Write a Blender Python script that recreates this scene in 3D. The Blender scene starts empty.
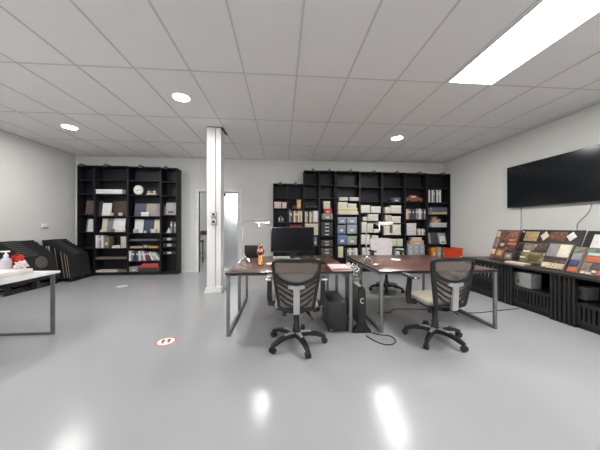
import bpy, bmesh, math, random
from mathutils import Matrix, Vector
random.seed(7)
scene = bpy.context.scene
COL = scene.collection
PI = math.pi

# ------------------------------------------------------------------ survey of the room
# the camera stands at (0, 0, EYE) and looks a little to the right of the room's depth axis
FL, EYE, HOR = 240.0, 1.18, 226.0
TH = math.atan(18 / FL); SN, CS = math.sin(TH), math.cos(TH)
def ray(x, y):
    u = (x - 300) / FL; v = (HOR - y) / FL
    return (SN + u * CS, CS - u * SN, v)
def at_y(x, y, Y):
    r = ray(x, y); t = Y / r[1]; return Vector((r[0] * t, Y, EYE + r[2] * t))
def at_x(x, y, X):
    r = ray(x, y); t = X / r[0]; return Vector((X, r[1] * t, EYE + r[2] * t))
def at_z(x, y, z):
    r = ray(x, y); t = (z - EYE) / r[2]; return Vector((r[0] * t, r[1] * t, z))

CEIL = EYE + 1.746
XL, XR, YB, YF = -5.08, 4.46, 6.32, -3.6      # left, right, back wall and the wall behind the camera

# ------------------------------------------------------------------ materials
def lin(c):
    out = []
    for v in c[:3]:
        v = v / 255.0
        out.append(v / 12.92 if v <= 0.04045 else ((v + 0.055) / 1.055) ** 2.4)
    return (*out, 1)
MATS = {}
def mat(name, col, rough=0.5, metal=0.0, noise=0.06, scale=8.0, bump=0.0, coat=0.0, stretch=None, spec=0.5):
    """principled surface with a faint procedural tone variation"""
    if name in MATS: return MATS[name]
    m = bpy.data.materials.new(name); m.use_nodes = True
    nt = m.node_tree; b = nt.nodes['Principled BSDF']
    c = lin(col)
    b.inputs['Roughness'].default_value = rough
    b.inputs['Metallic'].default_value = metal
    b.inputs['Specular IOR Level'].default_value = spec
    if coat:
        b.inputs['Coat Weight'].default_value = coat
        b.inputs['Coat Roughness'].default_value = 0.08
    tc = nt.nodes.new('ShaderNodeTexCoord')
    mp = nt.nodes.new('ShaderNodeMapping')
    if stretch: mp.inputs['Scale'].default_value = stretch
    nz = nt.nodes.new('ShaderNodeTexNoise'); nz.inputs['Scale'].default_value = scale; nz.inputs['Detail'].default_value = 4
    rp = nt.nodes.new('ShaderNodeValToRGB')
    rp.color_ramp.elements[0].position = 0.3; rp.color_ramp.elements[1].position = 0.7
    rp.color_ramp.elements[0].color = (*[max(0, v * (1 - noise * 2)) for v in c[:3]], 1)
    rp.color_ramp.elements[1].color = (*[min(1, v * (1 + noise)) for v in c[:3]], 1)
    nt.links.new(tc.outputs['Object'], mp.inputs['Vector']); nt.links.new(mp.outputs['Vector'], nz.inputs['Vector'])
    nt.links.new(nz.outputs['Fac'], rp.inputs['Fac']); nt.links.new(rp.outputs['Color'], b.inputs['Base Color'])
    if bump:
        bp = nt.nodes.new('ShaderNodeBump'); bp.inputs['Strength'].default_value = bump; bp.inputs['Distance'].default_value = 0.01
        nt.links.new(nz.outputs['Fac'], bp.inputs['Height']); nt.links.new(bp.outputs['Normal'], b.inputs['Normal'])
    MATS[name] = m
    return m
def emit(name, col, strength):
    if name in MATS: return MATS[name]
    m = bpy.data.materials.new(name); m.use_nodes = True
    b = m.node_tree.nodes['Principled BSDF']
    b.inputs['Base Color'].default_value = (0.8, 0.8, 0.8, 1)
    b.inputs['Emission Color'].default_value = col
    b.inputs['Emission Strength'].default_value = strength
    MATS[name] = m
    return m
def colour(c, rough=0.6):
    return mat('paint_%d_%d_%d' % tuple(c), c, rough, noise=0.05, scale=14)
def speckle(name, c1, c2, scale=30, rough=0.6):
    if name in MATS: return MATS[name]
    m = bpy.data.materials.new(name); m.use_nodes = True
    nt = m.node_tree; b = nt.nodes['Principled BSDF']; b.inputs['Roughness'].default_value = rough
    tc = nt.nodes.new('ShaderNodeTexCoord'); vo = nt.nodes.new('ShaderNodeTexVoronoi'); vo.inputs['Scale'].default_value = scale
    rp = nt.nodes.new('ShaderNodeValToRGB'); rp.color_ramp.elements[0].color = lin(c1); rp.color_ramp.elements[1].color = lin(c2)
    sx = nt.nodes.new('ShaderNodeSeparateColor')
    nt.links.new(tc.outputs['Object'], vo.inputs['Vector']); nt.links.new(vo.outputs['Color'], sx.inputs[0])
    nt.links.new(sx.outputs[0], rp.inputs['Fac']); nt.links.new(rp.outputs['Color'], b.inputs['Base Color'])
    MATS[name] = m
    return m
def wood(name, c1, c2, rough=0.3, stretch=(1.5, 14, 14)):
    if name in MATS: return MATS[name]
    m = bpy.data.materials.new(name); m.use_nodes = True
    nt = m.node_tree; b = nt.nodes['Principled BSDF']; b.inputs['Roughness'].default_value = rough
    tc = nt.nodes.new('ShaderNodeTexCoord'); mp = nt.nodes.new('ShaderNodeMapping'); mp.inputs['Scale'].default_value = stretch
    nz = nt.nodes.new('ShaderNodeTexNoise'); nz.inputs['Scale'].default_value = 2.2; nz.inputs['Detail'].default_value = 7; nz.inputs['Distortion'].default_value = 0.6
    rp = nt.nodes.new('ShaderNodeValToRGB'); rp.color_ramp.elements[0].position = 0.35; rp.color_ramp.elements[1].position = 0.68
    rp.color_ramp.elements[0].color = lin(c1); rp.color_ramp.elements[1].color = lin(c2)
    nt.links.new(tc.outputs['Object'], mp.inputs['Vector']); nt.links.new(mp.outputs['Vector'], nz.inputs['Vector'])
    nt.links.new(nz.outputs['Fac'], rp.inputs['Fac']); nt.links.new(rp.outputs['Color'], b.inputs['Base Color'])
    MATS[name] = m
    return m
def meshcloth(name, col, see):
    if name in MATS: return MATS[name]
    m = bpy.data.materials.new(name); m.use_nodes = True
    nt = m.node_tree; b = nt.nodes['Principled BSDF']; b.inputs['Base Color'].default_value = lin(col); b.inputs['Roughness'].default_value = 0.7
    tr = nt.nodes.new('ShaderNodeBsdfTransparent'); mx = nt.nodes.new('ShaderNodeMixShader')
    tc = nt.nodes.new('ShaderNodeTexCoord'); ck = nt.nodes.new('ShaderNodeTexChecker'); ck.inputs['Scale'].default_value = 500
    rg = nt.nodes.new('ShaderNodeMapRange'); rg.inputs['To Min'].default_value = see - 0.15; rg.inputs['To Max'].default_value = see + 0.15
    nt.links.new(tc.outputs['Object'], ck.inputs['Vector']); nt.links.new(ck.outputs['Fac'], rg.inputs['Value'])
    nt.links.new(rg.outputs['Result'], mx.inputs['Fac'])
    nt.links.new(b.outputs[0], mx.inputs[1]); nt.links.new(tr.outputs[0], mx.inputs[2])
    nt.links.new(mx.outputs[0], nt.nodes['Material Output'].inputs['Surface'])
    MATS[name] = m
    return m
def glass(name, col, rough, trans=1.0):
    if name in MATS: return MATS[name]
    m = bpy.data.materials.new(name); m.use_nodes = True
    b = m.node_tree.nodes['Principled BSDF']
    b.inputs['Base Color'].default_value = lin(col); b.inputs['Roughness'].default_value = rough
    b.inputs['Transmission Weight'].default_value = trans; b.inputs['IOR'].default_value = 1.2
    MATS[name] = m
    return m

BLACK = mat('black_brown_board', (31, 31, 37), 0.5, noise=0.08, scale=5, spec=.35)
PLASTIC = mat('black_plastic', (30, 30, 32), 0.42)
DPLASTIC = mat('dark_grey_plastic', (62, 62, 64), 0.4)
SILVER = mat('silver_plastic', (186, 186, 184), 0.35, metal=0.3)
STEEL = mat('grey_steel', (132, 132, 132), 0.42, metal=0.4)
CHROME = mat('chrome', (225, 225, 225), 0.15, metal=1.0)
WHITE = mat('white_lacquer', (238, 238, 236), 0.45)
PAPER = mat('white_paper', (240, 238, 234), 0.8)
WALL = mat('wall_paint', (226, 225, 222), 0.85, noise=0.015, scale=1.2)
CEILM = mat('ceiling_tile', (236, 233, 231), 0.9, noise=0.004, scale=3)
GRID = mat('ceiling_grid_metal', (208, 205, 202), 0.6, noise=0.02)
FLOOR = mat('grey_epoxy_floor', (171, 172, 174), 0.22, noise=0.012, scale=0.9, spec=0.42)
DESK = wood('walnut_desk', (64, 42, 37), (94, 64, 56), 0.28)
DARKEDGE = mat('dark_edge_band', (38, 28, 27), 0.4)
WALNUT_END = DARKEDGE
RIB = mat('black_painted_wood', (36, 36, 35), 0.45, noise=0.05, scale=6)
SCREEN = mat('black_screen', (16, 17, 21), 0.35, spec=.12)
COPPER = mat('copper', (206, 146, 124), 0.2, metal=1.0)
CABLE = mat('black_cable', (22, 22, 22), 0.5)

# ------------------------------------------------------------------ mesh helpers
class MB:
    def __init__(s, M=None):
        s.bm = bmesh.new(); s.M = M or Matrix.Identity(4)
    def v(s, p): return s.bm.verts.new(s.M @ Vector(p))
    def box(s, x0, y0, z0, x1, y1, z1, bev=0, seg=2, T=None):
        T = T or Matrix.Identity(4)
        x0, x1 = sorted((x0, x1)); y0, y1 = sorted((y0, y1)); z0, z1 = sorted((z0, z1))
        vs = [s.v(T @ Vector(p)) for p in ((x0, y0, z0), (x1, y0, z0), (x1, y1, z0), (x0, y1, z0), (x0, y0, z1), (x1, y0, z1), (x1, y1, z1), (x0, y1, z1))]
        fs = [s.bm.faces.new([vs[i] for i in q]) for q in ((3, 2, 1, 0), (4, 5, 6, 7), (0, 1, 5, 4), (1, 2, 6, 5), (2, 3, 7, 6), (3, 0, 4, 7))]
        if bev:
            es = list({e for f in fs for e in f.edges})
            bmesh.ops.bevel(s.bm, geom=es, offset=bev, segments=seg, affect='EDGES', profile=0.5)
        return s
    def prism(s, poly, f0, f1, holes=None):
        """polygon (a, b) swept between two maps f0(a, b) and f1(a, b) to 3-D"""
        a = [s.v(f0(*p)) for p in poly]; b = [s.v(f1(*p)) for p in poly]
        n = len(poly)
        s.bm.faces.new(a[::-1]); s.bm.faces.new(b)
        for i in range(n): s.bm.faces.new((a[i], a[(i + 1) % n], b[(i + 1) % n], b[i]))
        return s
    def tube(s, pts, r, seg=10, closed=False):
        pts = [Vector(p) for p in pts]; n = len(pts); rings = []
        up = None
        for i, p in enumerate(pts):
            a = pts[i - 1] if (i > 0 or closed) else p
            b = pts[(i + 1) % n] if (i < n - 1 or closed) else p
            t = (b - a).normalized()
            if up is None or abs(t.dot(up)) > 0.98:
                up = Vector((0, 0, 1)) if abs(t.z) < 0.9 else Vector((0, 1, 0))
            x = t.cross(up).normalized(); y = x.cross(t).normalized(); up = y
            rr = r[i] if isinstance(r, (list, tuple)) else r
            rings.append([s.v(p + x * rr * math.cos(2 * PI * k / seg) + y * rr * math.sin(2 * PI * k / seg)) for k in range(seg)])
        for i in range(n if closed else n - 1):
            A, B = rings[i], rings[(i + 1) % n]
            for k in range(seg): s.bm.faces.new((A[k], A[(k + 1) % seg], B[(k + 1) % seg], B[k]))
        if not closed:
            s.bm.faces.new(rings[0][::-1]); s.bm.faces.new(rings[-1])
        return s
    def bar(s, pts, wh, up=(0, 0, 1)):
        """rectangular section (width, height) swept along points, per-point sizes allowed"""
        pts = [Vector(p) for p in pts]; n = len(pts); rings = []
        for i, p in enumerate(pts):
            t = ((pts[i + 1] if i < n - 1 else p) - (pts[i - 1] if i else p)).normalized()
            x = t.cross(Vector(up)).normalized(); y = x.cross(t).normalized()
            w, h = wh[i] if isinstance(wh, list) else wh
            rings.append([s.v(p + x * a * w / 2 + y * b * h / 2) for a, b in ((-1, -1), (1, -1), (1, 1), (-1, 1))])
        for i in range(n - 1):
            A, B = rings[i], rings[i + 1]
            for k in range(4): s.bm.faces.new((A[k], A[(k + 1) % 4], B[(k + 1) % 4], B[k]))
        s.bm.faces.new(rings[0][::-1]); s.bm.faces.new(rings[-1])
        return s
    def lathe(s, prof, c=(0, 0, 0), seg=24, T=None):
        T = T or Matrix.Identity(4); c = Vector(c); rings = []
        for r, z in prof:
            rings.append([s.v(T @ (c + Vector((max(r, 1e-4) * math.cos(2 * PI * k / seg), max(r, 1e-4) * math.sin(2 * PI * k / seg), z)))) for k in range(seg)])
        for A, B in zip(rings, rings[1:]):
            for k in range(seg): s.bm.faces.new((A[k], A[(k + 1) % seg], B[(k + 1) % seg], B[k]))
        s.bm.faces.new(rings[0][::-1]); s.bm.faces.new(rings[-1])
        return s
    def build(s, name, m, parent=None, sharp=35):
        bmesh.ops.recalc_face_normals(s.bm, faces=s.bm.faces)
        me = bpy.data.meshes.new(name); s.bm.to_mesh(me); s.bm.free()
        me.materials.append(m)
        for p in me.polygons: p.use_smooth = True
        me.set_sharp_from_angle(angle=math.radians(sharp))
        o = bpy.data.objects.new(name, me); COL.objects.link(o)
        if parent: o.parent = parent
        return o
def thing(name, label, cat, loc=(0, 0, 0), rz=0, group=None):
    o = bpy.data.objects.new(name, None); COL.objects.link(o)
    o.location = loc; o.rotation_euler = (0, 0, rz); o.empty_display_size = 0.1
    o['label'] = label; o['category'] = cat
    if group: o['group'] = group
    return o
def tag(o, label, cat, group=None):
    o['label'] = label; o['category'] = cat
    if group: o['group'] = group
    return o
def struct(o):
    o['kind'] = 'structure'; return o
def Rz(a): return Matrix.Rotation(a, 4, 'Z')
def Tr(*p): return Matrix.Translation(Vector(p))

# ------------------------------------------------------------------ the room
YR = 9.4                                        # far end of the room behind the doorway
struct(MB().box(XL - .3, YF - .1, -.1, XR + .1, YR + .1, 0).build('floor', FLOOR))
struct(MB().box(XL - .1, YF - .1, CEIL, XR + .1, YB, CEIL + .1).build('ceiling', CEILM))
struct(MB().box(XL - .1, YF, 0, XL, YB + .1, CEIL).build('wall_left', WALL))
struct(MB().box(XR, YF, 0, XR + .1, YB + .1, CEIL).build('wall_right', WALL))
w = MB(); FW = ((-3.9, -.9), (.3, 3.3))        # two added windows, unseen behind the camera, for fill light
edges = [XL - .1] + [v for p in FW for v in p] + [XR + .1]
for i in range(0, len(edges), 2): w.box(edges[i], YF - .1, 0, edges[i + 1], YF, CEIL)
for a, b in FW: w.box(a, YF - .1, 0, b, YF, .85); w.box(a, YF - .1, 2.55, b, YF, CEIL)
struct(w.build('wall_front', WALL))
for i, (a, b) in enumerate(FW):
    g = MB()
    for x0, x1 in ((a, a + .06), ((a + b) / 2 - .03, (a + b) / 2 + .03), (b - .06, b)): g.box(x0, YF - .07, .85, x1, YF - .01, 2.55)
    g.box(a, YF - .07, .85, b, YF - .01, .91); g.box(a, YF - .07, 2.49, b, YF - .01, 2.55)
    wn = struct(g.build('window_%d' % (i + 2), WHITE))
    MB().box(a + .06, YF - .05, .91, b - .06, YF - .045, 2.49).build('window_pane', emit('overcast_pane', (.95, .98, 1, 1), 1.3), wn)  # added glow that brightens the room from behind the camera
dx0 = at_y(198.8, 226, YB).x; dx1 = at_y(238.8, 226, YB).x; dz = at_y(220, 192, YB).z
w = MB()
w.box(XL, YB, 0, dx0, YB + .1, CEIL); w.box(dx1, YB, 0, XR, YB + .1, CEIL); w.box(dx0, YB, dz, dx1, YB + .1, CEIL)
struct(w.build('wall_back', WALL))
# suspended-ceiling T-bars
g = MB()
x = 0.17 - 0.6 * 9
while x < XR:
    if x > XL: g.box(x - .009, YF, CEIL - .005, x + .009, YB, CEIL + .001)
    x += 0.6
y = 2.78 - 1.2 * 5
while y < YB:
    g.box(XL, y - .008, CEIL - .004, XR, y + .008, CEIL + .001)
    y += 1.2
struct(g.build('trim_1', GRID))
# wall angles at the ceiling's edge
g = MB()
g.box(XL, YF, CEIL - .022, XL + .022, YB, CEIL); g.box(XR - .022, YF, CEIL - .022, XR, YB, CEIL)
g.box(XL, YB - .022, CEIL - .022, XR, YB, CEIL)
struct(g.build('trim_2', GRID))
# doorway: lining and the frosted leaf
g = MB()
g.box(dx0 - .07, YB - .025, 0, dx0, YB + .12, dz + .07); g.box(dx1, YB - .025, 0, dx1 + .07, YB + .12, dz + .07)
g.box(dx0, YB - .025, dz, dx1, YB + .12, dz + .07)
struct(g.build('trim_3', WHITE))
mid = at_y(215.5, 226, YB).x
d = struct(MB().box(mid, YB + .04, .01, mid + .05, YB + .075, dz - .005).box(dx1 - .04, YB + .04, .01, dx1 - .003, YB + .075, dz - .005)
           .box(mid + .05, YB + .04, dz - .035, dx1 - .04, YB + .075, dz - .005).box(mid + .05, YB + .04, .01, dx1 - .04, YB + .075, .09).build('door_1', WHITE))
MB().box(mid + .05, YB + .052, .09, dx1 - .04, YB + .062, dz - .035).build('door_glass', glass('frosted_glass', (238, 240, 243), 0.6), d)
MB().box(mid + .16, YB + .015, dz - .10, mid + .25, YB + .055, dz - .03, .006).build('door_closer', PLASTIC, d)
# the room behind
struct(MB().box(dx0 - 1.3, YR, 0, dx1 + 1.3, YR + .1, CEIL).build('wall_back_room_end', WALL))
struct(MB().box(dx0 - 1.4, YB + .1, 0, dx0 - 1.3, YR, CEIL).build('wall_back_room_left', WALL))
struct(MB().box(dx1 + 1.3, YB + .1, 0, dx1 + 1.4, YR, CEIL).build('wall_back_room_right', WALL))
struct(MB().box(dx0 - 1.4, YB, CEIL, dx1 + 1.4, YR + .1, CEIL + .1).build('ceiling_back_room', CEILM))
wz = 1.62  # added glowing window so the frosted glass whitens towards the top
wn = struct(MB().box(mid - .2, YR - .03, wz, dx1 + .9, YR, wz + .05).box(mid - .2, YR - .03, 2.7, dx1 + .9, YR, 2.75)
            .box(mid - .2, YR - .03, wz + .05, mid - .15, YR, 2.7).box(dx1 + .85, YR - .03, wz + .05, dx1 + .9, YR, 2.7).build('window_1', WHITE))
MB().box(mid - .15, YR - .012, wz + .05, dx1 + .85, YR - .004, 2.7).build('window_pane', emit('daylight_pane', (.93, .97, 1, 1), 7), wn)
# skirting
g = MB()
g.box(XL, YB - .012, 0, dx0 - .07, YB, .07); g.box(dx1 + .07, YB - .012, 0, XR, YB, .07)
struct(g.build('baseboard_back', WHITE))
struct(MB().box(XL, YF, 0, XL + .012, YB, .07).build('baseboard_left', WHITE))
struct(MB().box(XR - .012, YF, 0, XR, YB, .07).build('baseboard_right', WHITE))

# boxed steel column
cx0 = at_y(206.8, 260, 4.33).x; cx1 = at_y(215, 260, 4.33).x; cx2 = at_y(220.6, 260, 4.33).x
g = MB()
g.box(cx0, 4.33, 0, cx1, 4.58, CEIL); g.box(cx1, 4.365, 0, cx1 + .015, 4.55, CEIL); g.box(cx1 + .015, 4.34, 0, cx2, 4.57, CEIL)
col = struct(g.build('column', mat('column_paint', (236, 235, 233), 0.5, noise=.02, scale=2)))
g = MB()
g.box(cx0 - .035, 4.295, 0, cx2 + .03, 4.615, .05, .006); g.box(cx0 - .022, 4.308, .05, cx2 + .018, 4.602, .10, .006)
g.build('column_plinth', WHITE, col)
g = MB()
for pts in (((cx2 + .005, 4.33), (cx2 + .035, 4.33), (cx2 + .035, 4.72), (cx2 + .005, 4.66)), ((cx0, 4.318), (cx2, 4.318), (cx2, 4.332), (cx0, 4.332))):
    g.prism(pts, lambda a, b: (a, b, CEIL - .008), lambda a, b: (a, b, CEIL + .002))
struct(g.build('trim_4', mat('open_tile_gap', (12, 12, 12), .9)))
for i, (py, word) in enumerate(((214.6, 'upper'), (221.8, 'lower'))):
    c = at_y(214.2, py, 4.33)
    t = thing('wall_socket', '%s of two round grey sockets on the white column' % word, 'socket', (c.x, 4.33, c.z))
    MB().box(-.05, -.03, -.055, .05, 0, .055, .012).build('socket_box', mat('grey_abs', (176, 176, 174), .5), t)
    MB().lathe([(.042, 0), (.042, .014), (.036, .02)], T=Tr(0, -.03, 0) @ Matrix.Rotation(PI / 2, 4, 'X')).build('socket_ring', mat('pale_abs', (205, 205, 202), .4), t)
    MB().lathe([(.024, 0), (.024, .003)], T=Tr(0, -.05, 0) @ Matrix.Rotation(PI / 2, 4, 'X')).build('socket_hole', PLASTIC, t)
t = thing('wall_sensor', 'small white sensor box on the left wall above the black sample boards', 'sensor', at_x(44, 226, XL))
MB().box(0, -.075, -.05, .035, .075, .05, .01).build('sensor_case', WHITE, t)
MB().box(.035, -.06, -.048, .038, .06, -.03).build('sensor_grille', mat('grey_grille', (120, 120, 118), .6), t)

# ------------------------------------------------------------------ lights
LEDP = emit('panel_light', (1, .985, .97, 1), 23)
LEDS = emit('spot_lens', (1, .985, .96, 1), 210)
def panel_light(x0, y0, label, sx=.6, sy=1.2):
    t = thing('ceiling_panel_light', label, 'ceiling light', (x0 + sx / 2, y0 + sy / 2, CEIL))
    g = MB()
    a, b = sx / 2 - .012, sy / 2 - .012
    g.box(-a, -b, -.012, -a + .016, b, 0); g.box(a - .016, -b, -.012, a, b, 0); g.box(-a + .016, -b, -.012, a - .016, -b + .016, 0); g.box(-a + .016, b - .016, -.012, a - .016, b, 0)
    g.build('light_frame', WHITE, t)
    MB().box(-a + .016, -b + .016, -.009, a - .016, b - .016, -.002).build('diffuser', LEDP, t)
panel_light(1.985, 1.58, 'long bright white light panel set in the ceiling at upper right')
panel_light(-3.43, -1.42, 'white ceiling light panel behind the camera, left')  # added fill panel, out of view
panel_light(1.985, -2.02, 'white ceiling light panel behind the camera, right')  # second added panel out of view, only for brightness
def downlight(x, y, label):
    t = thing('ceiling_downlight', label, 'ceiling light', (x, y, CEIL))
    g = MB(); n = 28
    A = []
    for r, z in ((.098, -.001), (.098, -.010), (.118, -.006), (.118, -.001)):
        A.append([g.v((r * math.cos(2 * PI * k / n), r * math.sin(2 * PI * k / n), z)) for k in range(n)])
    for i in range(4):
        P, Q = A[i], A[(i + 1) % 4]
        for k in range(n): g.bm.faces.new((P[k], P[(k + 1) % n], Q[(k + 1) % n], Q[k]))
    g.build('light_rim', WHITE, t)
    MB().lathe([(.097, -.007), (.097, -.002)], seg=28).build('lens', LEDS, t)
for p, lb in (((-3.73, 4.52), 'round lit downlight in the ceiling near the left wall'), ((-1.36, 3.36), 'round lit downlight in the ceiling in front of the white column'),
              ((2.275, 4.6), 'round lit downlight in the ceiling in front of the tall right bookcases')):
    downlight(*p, lb)
downlight(-3.73, 1.7, 'round downlight in the ceiling above the white table at left')  # extra downlight added out of view to brighten the room

# ------------------------------------------------------------------ bookcases
YS = 6.04                                       # shelf fronts
UNITS = {}
def unit(key, x0, x1, top, rows, label, depth=.27, group='black bookcases along the back wall'):
    """one tall bookcase: x0..x1 and rows are measured on its front"""
    X0 = at_y(x0, 226, YS).x; X1 = min(at_y(x1, 226, YS).x, XR - .004); xc = (x0 + x1) / 2
    H = at_y(xc, top, YS).z
    W = X1 - X0 - .002
    t = thing('bookcase', label, 'bookcase', (X0 + .001, YS, 0), 0, group)
    p = .018
    MB().box(0, 0, 0, p, depth, H, .001).build('side_panel', BLACK, t)
    MB().box(W - p, 0, 0, W, depth, H, .001).build('side_panel', BLACK, t)
    MB().box(p, depth - .008, .06, W - p, depth, H - p).build('back_panel', BLACK, t)
    MB().box(p, 0.002, H - p, W - p, depth, H).build('top_panel', BLACK, t)
    MB().box(p, .02, 0, W - p, .036, .06).build('plinth', BLACK, t)
    zs = [.075]
    MB().box(p, .004, .06, W - p, depth - .008, .075).build('shelf', BLACK, t)
    for r in rows:
        z = at_y(xc, r, YS).z
        if z < .12 or z > H - .05: continue
        MB().box(p, .006, z - p, W - p, depth - .008, z).build('shelf', BLACK, t)
        zs.append(z)
    UNITS[key] = dict(X0=X0 + p + .003, X1=X1 - p - .003, H=H, zs=sorted(zs), xc=xc, D=depth)
    return t
def clip_lamp(px, key, label):
    u = UNITS[key]; X = at_y(px, 170, YS).x
    t = thing('shelf_lamp', label, 'lamp', (X, YS, u['H']), 0, 'small unlit lamps on the bookcase tops')
    MB().box(-.02, -.01, 0, .02, .08, .012, .003).build('lamp_bracket', PLASTIC, t)
    MB().tube([(0, 0, .01), (0, -.04, .02), (0, -.075, .012)], .006, 8).build('lamp_arm', PLASTIC, t)
    MB().lathe([(.02, .03), (.03, .02), (.042, -.03), (.036, -.034)], seg=16, T=Tr(0, -.09, -.01) @ Matrix.Rotation(-.5, 4, 'X')).build('lamp_shade', mat('grey_shade', (112, 112, 114), .4), t)

unit('A', 77, 94, 165.2, [179.5, 193.6, 214.2, 231.8, 248.3], 'narrow leftmost unit of the black bookcase wall at left')
unit('B', 94, 127.5, 165.6, [179.5, 193.7, 215.7, 232, 248.2, 259.3], 'wide black bookcase unit holding a long white box at left')
unit('C', 127.5, 160.5, 166.6, [180.5, 194.7, 216.2, 233, 240.8, 248.2, 261], 'wide black bookcase unit holding the round white clock')
unit('D', 160.5, 176.8, 167.8, [181.5, 195.5, 214.8, 233, 240.4, 246.6, 254], 'narrow right end unit of the black bookcase wall at left')
unit('E', 273, 288, 183.4, [198, 208.2, 222, 234], 'low black bookcase unit nearest the doorway, holding two pink boxes')
unit('F', 288, 303.6, 183.8, [197.8, 208.4, 222.2, 227.4, 240], 'second low black bookcase unit, with a row of books')
unit('G', 304, 319.5, 170.4, [184.4, 197.8, 207.2, 222.4, 235.2, 246], 'tall narrow black bookcase unit beside the low bookcases')
unit('H', 319.5, 335.4, 170.6, [184.6, 198, 219.4, 236, 246, 257.2], 'tall narrow black bookcase unit with a red box in a small stack')
unit('I', 336.4, 360, 171, [186, 200.6, 214.5, 223.6, 233.6, 244.7, 257.5], 'wide black bookcase unit full of blue and cream boxes')
unit('J', 360, 382.5, 171.8, [187, 201.4, 212.8, 220.8, 232.6, 244.4, 257], 'wide black bookcase unit behind the right desk lamp')
unit('K', 382.5, 405.5, 172.4, [187, 202, 213.2, 223, 235, 246.4, 257], 'wide black bookcase unit of cream boxes right of the pale chair')
unit('L', 405.5, 427.5, 173, [187.6, 201.6, 219.2, 235.2, 257], 'wide black bookcase unit with a shelf of dark books')
unit('M', 427.5, 450.5, 173.8, [188, 202.4, 214.2, 227.2, 244, 258], 'black bookcase unit in the corner against the right wall')
for px, k, s in ((84, 'A', 'on top of the narrow leftmost bookcase unit'), (108.5, 'B', 'on top of the unit with the long white box'), (142.5, 'C', 'above the round white clock'),
                 (167.5, 'D', 'on top of the right end unit of the left bookcase'), (280.5, 'E', 'on top of the low unit nearest the doorway'), (295.5, 'F', 'on top of the second low bookcase unit'),
                 (312.5, 'G', 'on top of the tall unit beside the low bookcases'), (328.5, 'H', 'above the unit with the red box'), (349.5, 'I', 'above the unit of blue and cream boxes'),
                 (373, 'J', 'on top of the unit behind the right desk lamp'), (396, 'K', 'above the unit right of the pale chair'), (418, 'L', 'above the unit of dark books'), (441, 'M', 'on the corner unit by the right wall')):
    clip_lamp(px, k, 'small black unlit lamp ' + s)

LAST = {}
def place(key, x0, y0, x1, y1, on=None, setback=.02):
    """box of space on a shelf: X0, X1, Yfront, z0, height"""
    u = UNITS[key]; Y = YS + setback
    X0 = max(at_y(x0, 226, Y).x, u['X0']); X1 = min(at_y(x1, 226, Y).x, u['X1'])
    h = at_y(u['xc'], y0, Y).z - at_y(u['xc'], y1, Y).z
    if on: z = LAST[key]
    else:
        zz = at_y(u['xc'], y1, Y).z
        z = min(u['zs'], key=lambda q: abs(q - zz))
        above = [q for q in u['zs'] if q > z + .01] + [u['H']]
        h = min(h, min(above) - .018 - z - .006)
    LAST[key] = z + h
    return X0, X1, Y, z + .0006, h
def carton(key, x0, y0, x1, y1, c, label, cat='box', name='storage_box', on=None, group=None, setback=.02, dep=.2, lines=0):
    X0, X1, Y, z, h = place(key, x0, y0, x1, y1, on, setback)
    dep = min(dep, UNITS[key]['D'] - .012 - setback)
    t = thing(name, label, cat, ((X0 + X1) / 2, Y, z), 0, group)
    w = (X1 - X0) / 2 - .001
    lh = min(.035, h * .35)
    MB().box(-w + .004, .004, 0, w - .004, dep - .004, h - lh * .4, .003).build('box_body', colour(c), t)
    MB().box(-w, 0, h - lh, w, dep, h, .003).build('lid', colour([min(255, v + 8) for v in c]), t)
    if sum(c) > 600 and h > .06:
        g = MB()
        for q in (1, 2): g.box(-w + .003, .0028, h * q / 3.4, w - .003, .0042, h * q / 3.4 + .004)
        g.build('box_seam', colour([int(v * .72) for v in c]), t)
    elif w > .05 and h > .05:
        MB().box(-w * .35, .002, h * .25, w * .35, .0045, h * .5).build('box_label', colour((225, 222, 214)) if sum(c) < 560 else colour((190, 184, 170)), t)
    return t
def flat(key, x0, y0, x1, y1, c, label, cat='book', name='flat_book', on=None, group=None, setback=.02, dep=.19, page=(225, 220, 210)):
    X0, X1, Y, z, h = place(key, x0, y0, x1, y1, on, setback)
    t = thing(name, label, cat, ((X0 + X1) / 2, Y, z), 0, group)
    w = (X1 - X0) / 2 - .001; e = max(.002, h * .12)
    g = MB(); g.box(-w, 0, 0, w, dep, e); g.box(-w, 0, h - e, w, dep, h); g.box(-w, 0, e, w, .004, h - e)
    g.build('cover', colour(c), t)
    MB().box(-w + .004, .0045, e, w - .004, dep - .004, h - e).build('pages', colour(page), t)
    return t
def panel(key, x0, y0, x1, y1, c, label, cat='sample board', name='shelf_sample_board', group=None, setback=.06, lean=.05, two=None):
    """a thin board leaning back on its shelf"""
    X0, X1, Y, z, h = place(key, x0, y0, x1, y1, None, setback)
    t = thing(name, label, cat, ((X0 + X1) / 2, Y, z), 0, group)
    w = (X1 - X0) / 2 - .001; T = Tr(0, 0, .0015) @ Matrix.Rotation(-math.atan2(lean, h), 4, 'X')
    MB().box(-w, 0, 0, w, .008, h, .001, T=T).build('panel_face', colour(c), t)
    MB().box(-w * .92, .009, .004, w * .92, .012, h * .96, T=T).build('panel_backing', colour([int(v * .7) for v in c]), t)
    if two: MB().box(-w * .5, -.003, h * .15, w * .5, -.0005, h * .3, T=T).build('panel_label', colour(two), t)
    return t
ORD = ['first', 'second', 'third', 'fourth', 'fifth', 'sixth', 'seventh', 'eighth', 'ninth', 'tenth', 'eleventh', 'twelfth', 'thirteenth', 'fourteenth', 'fifteenth', 'sixteenth']
CW = {'w': ((228, 226, 222), 'white'), 'g': ((140, 142, 145), 'grey'), 'k': ((45, 45, 50), 'black'), 'b': ((70, 82, 110), 'blue'), 'r': ((150, 55, 50), 'red'),
      'c': ((226, 214, 180), 'cream'), 't': ((180, 150, 110), 'tan'), 'n': ((110, 80, 60), 'brown'), 'o': ((205, 130, 60), 'orange'), 'l': ((180, 190, 200), 'pale blue')}
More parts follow.
